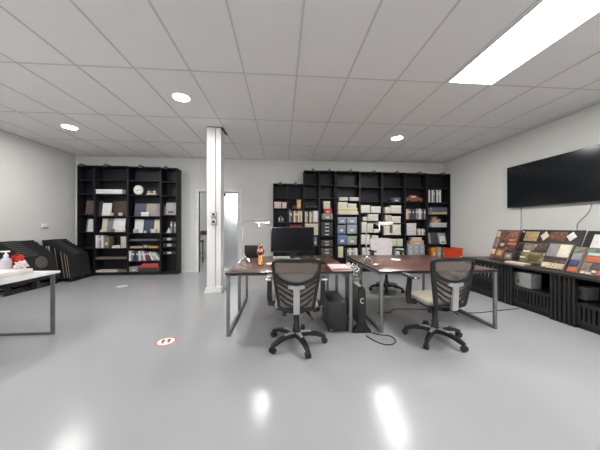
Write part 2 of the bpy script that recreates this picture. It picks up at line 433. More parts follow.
def books(key, x0, y0, x1, y1, code, where, tilts=None, group=None, cat='book', setback=.02):
    X0, X1, Y, z, h = place(key, x0, y0, x1, y1, None, setback)
    n = len(code); tw = (X1 - X0) / n
    A = [math.radians(v) for v in tilts] if tilts else [0] * n
    def layout(th):
        xs = [0.0]
        for i in range(n - 1):
            a_, b_ = A[i], A[i + 1]
            H_ = (h - th * math.sin(a_)) * .97
            xs.append(xs[-1] + th * math.cos(a_) + max(th * math.sin(a_) * math.tan(b_), -H_ * math.sin(a_) + (th * math.sin(a_) + H_ * math.cos(a_)) * math.tan(b_)) + .0008)
        return xs, xs[-1] + th * math.cos(A[-1])
    th0 = tw * .95
    while layout(th0)[1] > X1 - X0 and th0 > .004: th0 *= .97
    xs = layout(th0)[0]
    for i, ch in enumerate(code):
        c, nm = CW[ch]; tl = A[i]; th = th0 * .98
        hh = (h - th * math.sin(tl)) * random.uniform(.88, .97)
        lb = '%s upright book, %s from left %s' % (nm, ORD[i], where)
        t = thing('book', lb, 'book', (X0 + xs[i], Y, z), 0, group)
        T = Matrix.Rotation(-tl, 4, 'Y')
        e = max(.0015, th * .12); D = .17
        g = MB(); g.box(0, 0, 0, e, D, hh, T=T); g.box(th - e, 0, 0, th, D, hh, T=T); g.box(e, 0, 0, th - e, .003, hh, T=T)
        g.build('cover', colour(c), t)
        MB().box(e, .0035, .003, th - e, D - .005, hh - .004, T=T).build('pages', colour((228, 222, 208)), t)
        if ch not in 'kw': MB().box(e * .6, -.0015, hh * .6, th - e * .6, -.0002, hh * .8, T=T).build('spine_label', colour((215, 212, 205)), t)

# --- things on the left bookcase
panel('A', 85, 199.5, 93, 213.5, (88, 76, 66), 'dark brown sample panel on the middle shelf of the narrow leftmost unit')
panel('A', 87, 218.2, 93, 231, (216, 216, 214), 'white sample panel on the fourth shelf of the narrow leftmost unit')
panel('A', 85.4, 218.5, 87, 231, (110, 104, 110), 'slim grey sample strip beside a white panel in the leftmost unit', setback=.1)
carton('B', 95, 189, 122, 193.5, (236, 232, 232), 'long low white box near the top of the left bookcase')
carton('B', 122.2, 190, 125.5, 193.5, (110, 106, 104), 'small grey box at the right end of the long white box', name='small_box')
panel('B', 112, 200, 126.5, 215, (72, 58, 52), 'dark brown panel standing behind small white boxes in the left bookcase', setback=.1)
panel('B', 95.5, 200, 102, 215, (58, 62, 66), 'dark slate panel left of the tall white panel', setback=.1)
panel('B', 101.6, 202, 110.8, 215, (226, 224, 222), 'tall white panel standing alone on the middle left shelf', setback=.05)
carton('B', 109.5, 212.2, 113, 215, (214, 190, 184), 'small pinkish box at the foot of the tall white panel', setback=.01, dep=.03)
carton('B', 118.2, 212, 122, 215, (206, 204, 200), 'small white box in front of the dark brown panel', setback=.01, dep=.06)
panel('B', 101.2, 218.2, 106.4, 231.8, (204, 202, 182), 'cream sample panel on the fourth shelf, leftmost of its row of three')
panel('B', 106.4, 218.2, 112.8, 231.8, (132, 134, 140), 'blue grey sample panel between the cream and white ones', setback=.07)
panel('B', 112.5, 218, 124.6, 231.8, (228, 226, 226), 'wide white sample panel on the fourth shelf of the left bookcase', setback=.05)
carton('B', 99.6, 230, 103, 231.8, (214, 210, 200), 'tiny cream box at the foot of the cream panel', setback=.01, dep=.04)
carton('B', 109.8, 228.6, 113.8, 231.8, (112, 110, 112), 'small dark grey box at the foot of the blue grey panel', setback=.01, dep=.05)
carton('B', 116, 229.2, 125, 231.8, (228, 224, 214), 'low white box at the foot of the wide white panel', setback=.01, dep=.04)
books('B', 91 + 3.2, 234, 103.5, 248, 'wlgw', 'of short row on the wide left unit', group='books on the fifth shelf of the wide left unit')
carton('B', 103.8, 236.5, 109, 248, (120, 112, 92), 'brown mottled file box beside the upright books in the left bookcase', name='file_box')
carton('B', 120.4, 236.6, 126, 248, (200, 194, 184), 'upright beige box file at the right end of the fifth shelf', name='file_box')
flat('B', 112, 245.6, 120, 248, (214, 214, 214), 'white flat booklet lying left of the upright beige box file')
flat('B', 95.5, 257.2, 126, 259.2, (110, 102, 100), 'thin grey board lying on the shelf above the cream board', cat='board', name='flat_board')
flat('B', 94.8, 269.4, 117, 271.3, (206, 198, 184), 'long cream board lying at the bottom of the left bookcase', cat='board', name='flat_board')
flat('B', 117.3, 269.2, 126.4, 271.3, (110, 104, 98), 'dark grey board at the bottom right of the wide left unit', cat='board', name='flat_board')
# clock
c = at_y(138.6, 189.6, YS + .05); zc = min(UNITS['C']['zs'], key=lambda q: abs(q - at_y(144, 194.6, YS).z))
R = .118
t = thing('clock', 'round white clock with black hands standing on the left bookcase', 'clock', (c.x, YS + .06, zc + R + .0015))
T = Matrix.Rotation(PI / 2, 4, 'X')
MB().lathe([(R, -.02), (R, .018), (R - .008, .024), (R - .012, .018)], T=T, seg=32).build('clock_rim', SILVER, t)
MB().lathe([(R - .013, 0), (R - .013, .019)], T=T, seg=32).build('clock_face', PAPER, t)
g = MB()
for k in range(12):
    T2 = Matrix.Rotation(k * PI / 6, 4, 'Y'); g.box(-.003, -.022, R * .72, .003, -.0192, R * .84, T=T2)
g.build('hour_marks', PLASTIC, t)
MB().box(-.004, -.0235, -.01, .004, -.021, R * .7, T=Matrix.Rotation(math.radians(80), 4, 'Y')).build('minute_hand', PLASTIC, t)
MB().box(-.005, -.026, -.01, .005, -.024, R * .5, T=Matrix.Rotation(math.radians(-120), 4, 'Y')).build('hour_hand', PLASTIC, t)
MB().box(-.05, -.02, -R, .05, .02, -R + .012, .003).build('clock_foot', SILVER, t)
# little row of beige blocks
X0, X1, Y, z, h = place('C', 146.4, 190.4, 156, 194.6)
t = thing('sample_tray', 'little beige tray of stone cubes beside the round clock', 'sample tray', ((X0 + X1) / 2, Y, z))
ww = (X1 - X0) / 2
MB().box(-ww, 0, 0, ww, .12, h * .4, .003).build('tray_base', colour((206, 190, 176)), t)
for k in range(3):
    a = -ww + .01 + k * (2 * ww - .02) / 3
    MB().box(a, .02, h * .4, a + (2 * ww - .02) / 3 - .01, .09, h, .004).build('stone_cube', colour(((196, 176, 160), (120, 100, 90), (210, 196, 184))[k]), t)
panel('C', 134, 203, 145.6, 216, (82, 80, 104), 'dark violet blue sample panel on the middle shelf right of centre')
panel('C', 145.6, 203, 156.6, 216, (170, 158, 152), 'large taupe sample panel beside the violet blue panel')
panel('C', 156.8, 203, 160, 216, (150, 148, 150), 'slim grey panel at the right of the large taupe panel')
carton('C', 140.8, 212, 149, 216, (226, 226, 220), 'small white box in front of the violet blue panel', setback=.01, dep=.04)
panel('C', 134, 219.2, 142.8, 232.8, (220, 218, 218), 'white sample panel left of the dark blue one')
panel('C', 143, 219.2, 153.4, 232.8, (62, 74, 98), 'dark blue sample panel in the middle of the fourth shelf')
panel('C', 153.6, 219.2, 160, 232.8, (214, 210, 186), 'cream sample panel right of the dark blue one')
carton('C', 133, 229, 137, 232.8, (176, 168, 160), 'small taupe block at the foot of the white panel', setback=.01, dep=.05)
carton('C', 143.6, 230.6, 146, 232.8, (206, 206, 204), 'tiny pale block at the foot of the dark blue panel', setback=.01, dep=.05)
carton('C', 150.4, 228.8, 156, 232.8, (190, 186, 176), 'small pale grey block at the foot of the cream panel', setback=.01, dep=.05)
flat('C', 130, 239, 158, 240.6, (96, 98, 104), 'thin grey tray lying on the narrow shelf above the orange folders', cat='tray', name='document_tray')
flat('C', 130, 246.2, 142, 248, (186, 160, 130), 'tan folder lying left of the small green box', cat='folder', name='folder')
carton('C', 142.6, 244.8, 148, 248, (128, 132, 116), 'small green grey box between the tan and orange folders', name='small_box')
flat('C', 148.4, 246, 157.5, 248, (206, 152, 60), 'orange folder lying right of the small green box', cat='folder', name='folder')
books('C', 128.4, 250, 160, 260.8, 'wgbkbwgwrbwlw', 'of the leaning row on the clock unit', tilts=[0, 0, 0, 0, 2, 4, 7, 10, 14, 18, 23, 28, 33], group='leaning books on the clock unit')
carton('C', 128, 266.8, 137.6, 271.8, (150, 148, 148), 'grey bag shaped box at the bottom left of the clock unit', name='grey_case', cat='case')
flat('C', 138.4, 268, 158.6, 271.8, (60, 56, 58), 'dark folder under the red books at the bottom of the clock unit', cat='folder', name='folder')
flat('C', 139, 265.8, 159, 268, (176, 66, 66), 'lower red book in the flat pile at the bottom of the clock unit', on=1)
flat('C', 142, 263.6, 158, 265.8, (190, 84, 82), 'upper red book in the flat pile at the bottom of the clock unit', on=1)
panel('D', 165.4, 202, 176, 214.6, (176, 172, 168), 'pale grey panel with lines on the right end unit', two=(90, 88, 86))
panel('D', 163, 204, 165.6, 214.6, (96, 88, 84), 'dark grey strip left of the pale lined panel in the right end unit')
X0, X1, Y, z, h = place('D', 166, 227.4, 170, 232.8)
t = thing('triangular_card', 'small white triangular card standing on the right end unit', 'card', ((X0 + X1) / 2, Y + .03, z)); ww = (X1 - X0) / 2
g = MB(); g.prism([(-ww, 0), (ww, 0), (0, h)], lambda a, b: (a, 0, b), lambda a, b: (a, .05, b)); g.build('card_body', PAPER, t)
MB().box(-ww, -.006, 0, ww, .056, .004).build('card_foot', PAPER, t)
books('D', 170.4, 221, 176, 232.8, 'gkg', 'of three on the right end unit', group='books on the right end unit')
for y0, y1, w_ in ((237.6, 240.2, 'upper'), (243.6, 246.5, 'middle'), (251.6, 253.8, 'lower')):
    carton('D', 163, y0, 175.6, y1, (58, 58, 60), '%s black tray with pale fronted cards in the right end unit' % w_, cat='tray', name='card_tray')
    carton('D', 167, y0 + .2, 171, y1, (190, 188, 186), 'pale card pack in front of the %s black tray, right end unit' % w_, cat='card pack', name='card_pack', setback=.0, dep=.016)

# --- things on the right bookcases
carton('E', 274, 201.6, 281.4, 208, (232, 208, 204), 'larger pale pink box on the low unit nearest the doorway')
carton('E', 282, 202, 286.7, 208, (228, 214, 208), 'smaller pale pink box on the low unit nearest the doorway')
X0, X1, Y, z, h = place('E', 276, 214.6, 286, 221.8)
t = thing('figurine', 'small silver figurine on the low unit above the monitor', 'figurine', ((X0 + X1) / 2, Y + .08, z))
MB().box(-.07, -.03, 0, .07, .03, .03, .006).build('figurine_base', STEEL, t)
MB().lathe([(.03, 0), (.034, .03), (.022, .06), (.028, .09), (.012, .11)], (-.045, 0, .03), 14).build('figurine_body', CHROME, t)
MB().lathe([(.02, 0), (.036, .03), (.03, .06), (.01, .07)], (.035, 0, .03), 14).build('figurine_body', SILVER, t)
MB().tube([(-.045, 0, .12), (-.01, 0, .15), (.035, 0, .10)], .008, 8).build('figurine_arm', CHROME, t)
carton('F', 297, 199.4, 301.2, 208.2, (212, 180, 124), 'tall tan box standing on the second low unit')
carton('F', 293, 205.4, 296.6, 208.2, (126, 66, 46), 'small brown box left of the tall tan box', name='small_box')
books('F', 289.3, 209.6, 303, 222, 'gnkctnctc', 'of the row on the second low unit', group='books on the second low unit')
flat('F', 290, 224.6, 302, 227.2, (132, 44, 54), 'dark red book lying flat just above the monitor')
X0, X1, Y, z, h = place('G', 306, 201, 318, 207)
t = thing('picture_frame', 'black frame with a silver edge leaning in the tall narrow unit', 'frame', ((X0 + X1) / 2, Y + .05, z)); ww = (X1 - X0) / 2
T = Tr(0, 0, .006) @ Matrix.Rotation(-.3, 4, 'X')
MB().box(-ww, 0, .008, ww, .012, h, T=T).build('frame_board', PLASTIC, t)
MB().box(-ww, -.006, 0, ww, .014, .008, T=T).build('silver_edge', CHROME, t)
MB().box(-ww, -.006, .008, -ww + .008, .0, h, T=T).build('silver_side', CHROME, t)
books('G', 305, 210.6, 312.8, 222.2, 'ctkct', 'of the row in the tall narrow unit', group='books in the tall narrow unit')
carton('G', 313, 210.8, 318.4, 222.2, (224, 222, 228), 'upright white box file right of the row in the tall narrow unit', name='file_box')
carton('G', 305, 223.4, 319, 235, (206, 202, 176), 'large cream box showing behind the top right of the monitor')
carton('G', 313.4, 237, 317.4, 245.8, (110, 112, 114), 'upright grey file behind the right edge of the monitor', name='file_box')
carton('H', 322, 213.6, 333, 219.2, (140, 142, 142), 'grey box at the bottom of the stack with the red box')
carton('H', 324, 208.4, 332, 213.6, (190, 52, 56), 'red box in the middle of a stack in the tall narrow unit', on=1)
carton('H', 323.4, 201, 330.4, 208.4, (220, 208, 184), 'cream box on top of the red box', on=1)
for k, (a, b) in enumerate(((232.2, 235.8), (228.6, 232.2), (225, 228.6), (221.8, 225))):
    carton('H', 321, a, 333, b, (52, 52, 54), 'black card tray below the red box stack, %s from the bottom' % ORD[k], cat='tray', name='card_tray', on=1 if k else None)
for k, (a, b) in enumerate(((243, 245.8), (240, 243))):
    carton('H', 321, a, 333, b, (66, 64, 64), 'black card tray on the lower shelf under the red box, %s of two' % ('bottom', 'top')[k], cat='tray', name='card_tray', on=1 if k else None)
for k, (a, b) in enumerate(((254, 257), (251, 254), (248, 251))):
    carton('H', 321, a, 333, b, (80, 76, 72), 'grey card tray just above the desk behind the phone, %s from the bottom' % ORD[k], cat='tray', name='card_tray', on=1 if k else None)
# unit I
carton('I', 339, 197, 348, 200.4, (224, 220, 204), 'low cream box, left of the pair on the blue box unit')
carton('I', 349.6, 197, 359, 200.4, (214, 214, 218), 'low pale grey box, right of the pair on the blue box unit')
carton('I', 338, 211.4, 358.6, 214.4, (228, 220, 190), 'wide cream box at the bottom of the cream stack')
carton('I', 338, 208, 357.6, 211.4, (222, 210, 170), 'wide yellowish box second in the cream stack', on=1)
z_ = LAST['I']
carton('I', 338, 202, 347.6, 208, (230, 224, 200), 'cream box at the top left of the cream stack', on=1)
LAST['I'] = z_
carton('I', 348, 203.4, 356.6, 208, (226, 222, 204), 'cream box at the top right of the cream stack', on=1)
carton('I', 338, 217, 346.6, 223.4, (150, 158, 172), 'pale blue grey box at upper left of the four')
carton('I', 347, 217, 357.2, 223.4, (154, 162, 174), 'pale blue grey box at upper right of the four')
carton('I', 337.4, 225, 346, 233.4, (134, 138, 150), 'blue grey box at lower left of the four')
carton('I', 347, 224.4, 357.2, 233.4, (158, 164, 174), 'pale grey box at lower right of the four')
carton('I', 337.4, 234.6, 347, 244.5, (102, 124, 170), 'blue box beside the green grey box in the wide unit')
carton('I', 347.2, 236, 357, 244.5, (150, 160, 140), 'green grey box beside the blue box in the wide unit')
carton('I', 338, 246.4, 343.4, 257.2, (214, 212, 176), 'tall cream box file just above the left edge of the right desk', name='file_box')
books('I', 345, 247.4, 358, 257.2, 'kgwglw', 'of the row above the right desk', group='books above the right desk')
# units J and K: cream boxes
cream = (228, 224, 212)
def cr(key, x0, y0, x1, y1, label, on=None, c=cream): return carton(key, x0, y0, x1, y1, c, label, on=on, group='cream boxes on the wide bookcase units')
cr('J', 361, 205, 370, 212.6, 'cream box, left of the top pair behind the right desk lamp')
cr('J', 370.8, 206.2, 381, 212.6, 'cream box, right of the top pair behind the right desk lamp')
cr('J', 368, 214, 378.6, 220.7, 'large cream box just left of the right lamp head')
cr('J', 363, 216.8, 367.6, 220.7, 'small cream box left of the large one beside the right lamp head', c=(224, 216, 200))
cr('J', 361.6, 221.8, 367, 232.4, 'tall cream box left of the right lamp arm')
cr('J', 367.4, 223.4, 373.4, 232.4, 'cream box under the right lamp arm', c=(222, 216, 206))
cr('J', 374, 229, 379.4, 232.4, 'small white box under the right lamp head', c=(236, 234, 226))
cr('J', 361, 234.6, 370, 244.2, 'cream box behind the pole of the right desk lamp')
cr('J', 372, 235.4, 378.4, 244.2, 'cream box above the backrest of the pale chair', c=(220, 216, 206))
cr('J', 362, 247.8, 370, 256.8, 'cream box low behind the right desk lamp pole', c=(218, 214, 204))
cr('K', 385, 207, 391, 213, 'small cream box at the top left of the unit right of the pale chair')
cr('K', 391.2, 205.2, 401.4, 213, 'large cream box at the top of the unit right of the pale chair')
cr('K', 385.2, 215, 391.4, 222.8, 'tan cream box behind the right lamp shade', c=(208, 198, 176))
cr('K', 391.8, 216, 401, 222.8, 'cream box right of the right lamp shade')
cr('K', 384, 233.2, 401.2, 234.8, 'thin wide cream box under two cream boxes')
z_ = LAST['K']
cr('K', 384, 226, 390, 233.2, 'cream box standing on the left of the thin wide box', on=1)
LAST['K'] = z_
cr('K', 393, 224.4, 401, 233.2, 'cream box standing on the right of the thin wide box', on=1)
cr('K', 390.4, 239, 396.4, 246.2, 'greenish cream box, left of the pair right of the pale chair', c=(216, 218, 190))
cr('K', 396.8, 239, 403, 246.2, 'greenish cream box, right of the pair right of the pale chair', c=(214, 216, 194))
cr('K', 396, 248.4, 404, 256.8, 'white box just above the right desk beside the pale chair', c=(226, 224, 218))
# unit L
X0, X1, Y, z, h = place('L', 406, 195, 423, 201.5)
t = thing('model_car', 'low dark red model on the second shelf of the dark book unit', 'model', ((X0 + X1) / 2, Y + .09, z)); ww = (X1 - X0) / 2
g = MB(); g.prism([(-ww, .02), (ww, .02), (ww, h * .5), (ww * .6, h * .62), (ww * .3, h), (-ww * .4, h), (-ww * .7, h * .6), (-ww, h * .5)], lambda a, b: (a, -.06, b), lambda a, b: (a, .06, b))
g.build('model_body', colour((150, 92, 78), .35), t)
for s in (-.6, .6): MB().lathe([(.03, -.065), (.03, .065)], T=Tr(ww * s, 0, .03) @ Matrix.Rotation(PI / 2, 4, 'X'), seg=16).build('model_wheel', PLASTIC, t)
MB().box(-ww * .3, -.063, h * .65, ww * .22, -.0605, h * .9).build('model_window', colour((220, 190, 176)), t)
carton('K', 393, 197.4, 400.6, 201.8, (96, 104, 112), 'small grey blue box left of the dark red model', name='small_box')
books('L', 405.8, 208, 427, 219, 'ctnkbkggwgkg', 'of the row on the dark book unit', group='books on the dark book unit')
carton('L', 406.8, 223, 416.4, 235, (226, 218, 220), 'big pinkish white box under the dark books')
books('L', 417, 224.2, 425.4, 231, 'gwgwg', 'of short row beside the pinkish white box', group='discs beside the pinkish white box')
for r_ in range(3):
    for k in range(3):
        z_ = None
        w0 = 408 + k * 5.7
        if k == 0: base = LAST['L'] if r_ else None
        if r_: LAST['L'] = base
        carton('L', w0, 252.8 - r_ * 4, w0 + 5.5, 256.8 - r_ * 4, (168, 172, 178), 'grey box with dark holes, %s row, %s from left, low on the dark book unit' % (('bottom', 'middle', 'top')[r_], ORD[k]), name='grey_box', on=1 if r_ else None, group='grey boxes low on the dark book unit')
carton('L', 410.4, 240.6, 424, 244.8, (196, 166, 136), 'tan box on top of the grey boxes', on=1)
carton('L', 412, 237.4, 422, 240.6, (216, 196, 170), 'pale tan box on top of the tan box', on=1)
# unit M
books('M', 428.6, 188.8, 441.4, 202, 'wkwgkwgw', 'of the row high in the corner unit', group='books high in the corner unit')
for k, (a, b, c_) in enumerate(((212, 214, (178, 170, 130)), (209.8, 212, (90, 92, 100)), (207.2, 209.8, (86, 92, 116)))):
    flat('M', 431.4, a, 447, b, c_, '%s flat tray in the pile in the corner unit' % (('yellowish bottom', 'grey middle', 'blue grey top')[k]), cat='tray', name='document_tray', on=1 if k else None)
carton('M', 431.6, 222.6, 447, 227, (206, 204, 202), 'white box at the bottom of the pile with the tan box')
carton('M', 432, 219, 440.8, 222.6, (170, 138, 110), 'tan box on the white box in the corner unit', on=1)
carton('M', 431, 216.4, 438, 219, (110, 72, 70), 'dark red box on the tan box in the corner unit', on=1)
panel('M', 429, 233, 446.6, 243.8, (208, 206, 200), 'pale backing board behind the framed samples in the corner unit', setback=.14)
panel('M', 431.4, 232.6, 438.4, 238.4 + 5.4, (76, 78, 84), 'dark framed sample on the pale board in the corner unit', setback=.08)
panel('M', 440, 236, 446.4, 243.8, (226, 224, 222), 'white framed sample with a dark middle in the corner unit', setback=.04, two=(50, 50, 52))
carton('M', 431.6, 247.4, 437, 257.6, (226, 140, 46), 'orange box beside the red bin, in the corner unit')
carton('M', 437.4, 247, 441.6, 257.6, (164, 172, 160), 'green grey box right of the orange box in the corner unit')
carton('M', 442, 247.4, 446.8, 257.6, (130, 106, 90), 'brown box at the right end above the red bin')

# ------------------------------------------------------------------ desks
DT = .682
def desk(label, X0, X1, Y0, Y1, top, legm, edge, n=3, group=None):
    t = thing('office_desk', label, 'desk', (X0, Y0, 0), 0, group)
    W, D = X1 - X0, Y1 - Y0
    MB().box(0, 0, DT - .022, W, D, DT - .0008, .002).build('desktop', top, t)
    g = MB(); e = .0015
    g.box(-e, -e, DT - .024, W + e, .001, DT - .0005); g.box(-e, D - .001, DT - .024, W + e, D + e, DT - .0005); g.box(-e, 0, DT - .024, .001, D, DT - .0005); g.box(W - .001, 0, DT - .024, W + e, D, DT - .0005)
    g.build('edge_band', edge, t)
    for x in (.006, W - .042):
        ys = [.01, D / 2 - .012, D - .035] if n == 3 else [.01, D - .035]
        for y in ys: MB().box(x, y, .03, x + .036, y + .025, DT - .05, .002).build('leg', legm, t)
        MB().box(x, .01, 0, x + .036, D - .01, .03, .002).build('foot_rail', legm, t)
        MB().box(x, .01, DT - .05, x + .036, D - .01, DT - .024, .002).build('top_rail', legm, t)
    for y in ((.1, D - .13)):
        MB().box(.042, y, DT - .055, W - .042, y + .03, DT - .026, .002).build('cross_beam', legm, t)
    return t
D0, D1 = 2.60, 4.0
d1x0, d1x1 = at_y(225.4, 272.4, D0).x, at_y(353.2, 272.6, D0).x
d2x0, d2x1 = at_y(378.6, 273.6, D0).x, at_y(495.6, 272.6, D0).x
desk('dark walnut desk with grey frame holding the black monitor', d1x0, d1x1, D0, D1, DESK, STEEL, DARKEDGE)
desk('dark walnut desk with grey frame at right, in front of the pale chair', d2x0, d2x1, D0 - .04, D1, DESK, STEEL, DARKEDGE)
# white table at left; its right side runs away from the camera
tc_ = at_z(60.6, 270.4, DT)
WT = mat('white_table_top', (240, 240, 240), .35)
t = thing('white_table', 'white topped table with a grey metal frame at the left edge', 'table', (tc_.x - 1.5, tc_.y - 1.55, 0))
MB().box(0, 0, DT - .025, 1.5, 1.55, DT - .0008, .003).build('tabletop', WT, t)
DS = mat('dark_steel', (112, 112, 112), .4, metal=.4)
for x in (.015, 1.462):
    for y in (.03, 1.47):
        MB().box(x, y, .025, x + .036, y + .02, DT - .03, .002).build('leg', DS, t)
for y in (.03, 1.47):
    MB().box(.015, y, 0, 1.498, y + .02, .025, .002).build('foot_rail', DS, t)
    MB().box(.051, y, DT - .045, 1.462, y + .02, DT - .026, .002).build('top_rail', DS, t)
for x in (.35, 1.15): MB().box(x, .05, DT - .045, x + .03, 1.515, DT - .026, .002).build('side_rail', DS, t)

# on the white table
sx1, sy1 = -2.50, 2.63
t = thing('paper_stack', 'thick stack of white paper on the white table', 'paper stack', (sx1 - .22, sy1 - .21, DT))
for k in range(3):
    MB(Rz((.0, .03, -.015)[k])).box(-.22 + .005 * k, -.21, .024 * k + .0002, .22 - .004 * k, .21 - .006 * k, .024 * (k + 1), .002).build('paper_ream', PAPER if k != 1 else colour((226, 222, 214)), t)
PZ = DT + .0725
def on_stack(px, py): return at_z(px, py, PZ)
p = on_stack(6.0, 269)
t = thing('sanitizer_bottle', 'clear pump bottle with a white pump on the paper stack', 'bottle', (p.x, p.y, PZ))
MB().lathe([(.036, 0), (.04, .006), (.04, .075), (.034, .1), (.014, .116), (.014, .122)], seg=24).build('bottle_body', mat('clear_bottle', (196, 200, 214), .15), t)
MB().lathe([(.0405, .02), (.0405, .07)], seg=24).build('bottle_label', colour((206, 190, 200)), t)
g = MB(); g.lathe([(.017, .119), (.017, .14), (.008, .144), (.008, .168)], seg=16); g.box(-.045, -.011, .166, .03, .011, .18, .004)
g.build('pump', WHITE, t)
p = on_stack(17.4, 267.8)
t = thing('red_heart_ornament', 'red heart shaped ornament right of the pump bottle', 'ornament', (p.x, p.y, PZ))
pts = []
for k in range(28):
    a = 2 * PI * k / 28
    pts.append((.0038 * 16 * math.sin(a) ** 3, .0038 * (13 * math.cos(a) - 5 * math.cos(2 * a) - 2 * math.cos(3 * a) - math.cos(4 * a)) + .085))
g = MB(); g.prism(pts, lambda a, b: (a, -.015, b), lambda a, b: (a, .015, b))
bmesh.ops.bevel(g.bm, geom=[e for e in g.bm.edges], offset=.008, segments=3, affect='EDGES')
g.build('heart_body', colour((196, 44, 36), .4), t)
MB().lathe([(.025, 0), (.025, .006), (.005, .012), (.004, .03)], seg=16).build('ornament_foot', colour((200, 150, 140)), t)
p = on_stack(-10, 269.5)
t = thing('red_heart_ornament', 'red heart shaped ornament left of the pump bottle, cut by the frame edge', 'ornament', (p.x, p.y, PZ))
g = MB(); g.prism(pts, lambda a, b: (a, -.015, b * .95), lambda a, b: (a, .015, b * .95)); g.build('heart_body', colour((186, 40, 40), .4), t)
MB().lathe([(.025, 0), (.025, .006), (.005, .012), (.004, .03)], seg=16).build('ornament_foot', colour((200, 150, 140)), t)
p = on_stack(21.4, 268.8)
g = MB(); bmesh.ops.create_icosphere(g.bm, subdivisions=4, radius=.06)
for v_ in g.bm.verts:
    n_ = v_.co.normalized(); s_ = .72 + .3 * math.sin(9 * n_.x + 4 * n_.z) * math.cos(8 * n_.y - 3 * n_.x) + .12 * math.sin(21 * n_.z + 13 * n_.x)
    v_.co = n_ * .055 * s_; v_.co.z = max(v_.co.z * .9 + .035, 0)
o = g.build('crumpled_tissue', colour((236, 222, 220), .9), None, 60); o.location = (p.x, p.y, PZ + .0005)
tag(o, 'crumpled pinkish white tissue at the corner of the paper stack', 'tissue')

# ------------------------------------------------------------------ black sample boards leaning at the left wall
BOARD = mat('black_sample_board', (48, 48, 50), .4, noise=.12, scale=9)
EDGE = colour((150, 138, 124))
def rack(label, Y0, Y1, Xw, Xf, zt):
    t = thing('board_rack', label, 'rack', (Xw, Y0, 0), 0)
    W, L = Xf - Xw, Y1 - Y0
    for x in (0, W - .03): MB().box(x, 0, 0, x + .03, L, .02).build('rack_rail', PLASTIC, t)
    MB().box(0, 0, zt - .015, W, L, zt).build('rack_tray', PLASTIC, t)
    n = max(3, int(L / .28))
    for k in range(n):
        y = .06 + k * (L - .12) / (n - 1)
        for xa, xb in ((0, .03), (W - .03, W)):
            g = MB(); g.prism([(y - .06, .02), (y + .06, .02), (y + .03, zt - .015), (y - .03, zt - .015)], lambda a, b: (xa, a, b), lambda a, b: (xb, a, b)); g.build('rack_foot', PLASTIC, t)
def leaning(X, Y0, Y1, H, tilt, label, group, disk=False, pale=False, th=.018, zt=.1):
    t = thing('sample_board', label, 'sample board', (X, Y0, zt + .0008), 0, group)
    T = Tr(-th * math.cos(tilt), 0, th * math.sin(tilt) * 0 + .0005) @ Matrix.Rotation(-tilt, 4, 'Y')
    L = Y1 - Y0
    MB().box(0, 0, th * math.sin(tilt) , th * .6, L, H, T=T).build('board_face', BOARD, t)
    MB().box(th * .62, .004, th * math.sin(tilt), th, L - .004, H - .004, T=T).build('board_backing', BOARD, t)
    MB().box(th * .1, -.004, th * math.sin(tilt) + .01, th * .8, -.0004, H * .97, T=T).build('board_end', EDGE if pale else BOARD, t)
    MB().box(th * .3, L * .3, H, th * .9, L * .62, H + .006, T=T).build('board_tab', colour((150, 148, 146)), t)
    return t, T, th
tilt = math.radians(8)
rack('low black rack under the nearer group of leaning sample boards', 4.35, 5.30, -5.04, -4.60, .15)
rack('low black rack under the farther group of leaning sample boards beside the bookcase', 5.40, 6.01, -5.04, -4.44, .07)
N = 9
for k in range(N):
    f_ = k / (N - 1)
    lb = 'black sample board in the nearer leaning group, ' + ('frontmost, with a round grey disc' if k == N - 1 else 'hindmost against the left wall' if k == 0 else ORD[k] + ' from the left wall')
    t, T, th = leaning(-4.905 + f_ * .34, 4.4 + .01 * (k % 3), 5.26 + .012 * (k % 2), .75 - f_ * .27, tilt, lb, 'nearer leaning sample boards', zt=.15)
    if k == N - 1:
        dk = at_x(42, 262.3, -4.60)
        MB().lathe([(.115, 0), (.115, .008), (.105, .011)], T=T @ Tr(th, dk.y - 4.42, dk.z - .15) @ Matrix.Rotation(PI / 2, 4, 'Y'), seg=30).build('round_disc', colour((96, 96, 84)), t)
for k in range(N):
    f_ = k / (N - 1)
    lb = 'black sample board in the farther leaning group, ' + ('frontmost' if k == N - 1 else 'hindmost against the left wall' if k == 0 else ORD[k] + ' from the left wall') + (', pale near edge' if k in (4, 6, 7, 8) else '')
    t, T, th = leaning(-4.885 + f_ * .43, 5.42 + .012 * (k % 2), 5.99 - .008 * (k % 3), .82 - f_ * .31, tilt, lb, 'farther leaning sample boards', pale=k in (4, 6, 7, 8), zt=.07)
    if k in (1, 2): MB().box(-.004, -.012, .50, th + .006, -.0045, .69, T=T).build('pale_end_sample', colour((186, 188, 168)), t)

# ------------------------------------------------------------------ things on the desks
def desk_pt(px, py, z=DT): return at_z(px, py, z)
# monitor
mp = Vector((at_y(292.5, 255, 3.55).x, 3.55, DT))
t = thing('monitor', 'wide black computer monitor on the left walnut desk', 'monitor', mp)
zb, zt = at_y(292, 252, 3.55).z - DT, at_y(292, 227, 3.55).z - DT
w_ = (at_y(314.3, 240, 3.55).x - at_y(271, 240, 3.55).x) / 2
MB().box(-w_, -.012, zb, w_, .02, zt, .006).build('monitor_case', PLASTIC, t)
MB().box(-w_ + .012, -.0145, zb + .02, w_ - .012, -.0122, zt - .012).build('screen', SCREEN, t)
MB().box(-.035, .02, .012, .035, .05, zb + .15, .006).build('monitor_neck', PLASTIC, t)
MB().box(-.12, -.05, .0004, .12, .12, .014, .006).build('monitor_foot', SILVER, t)
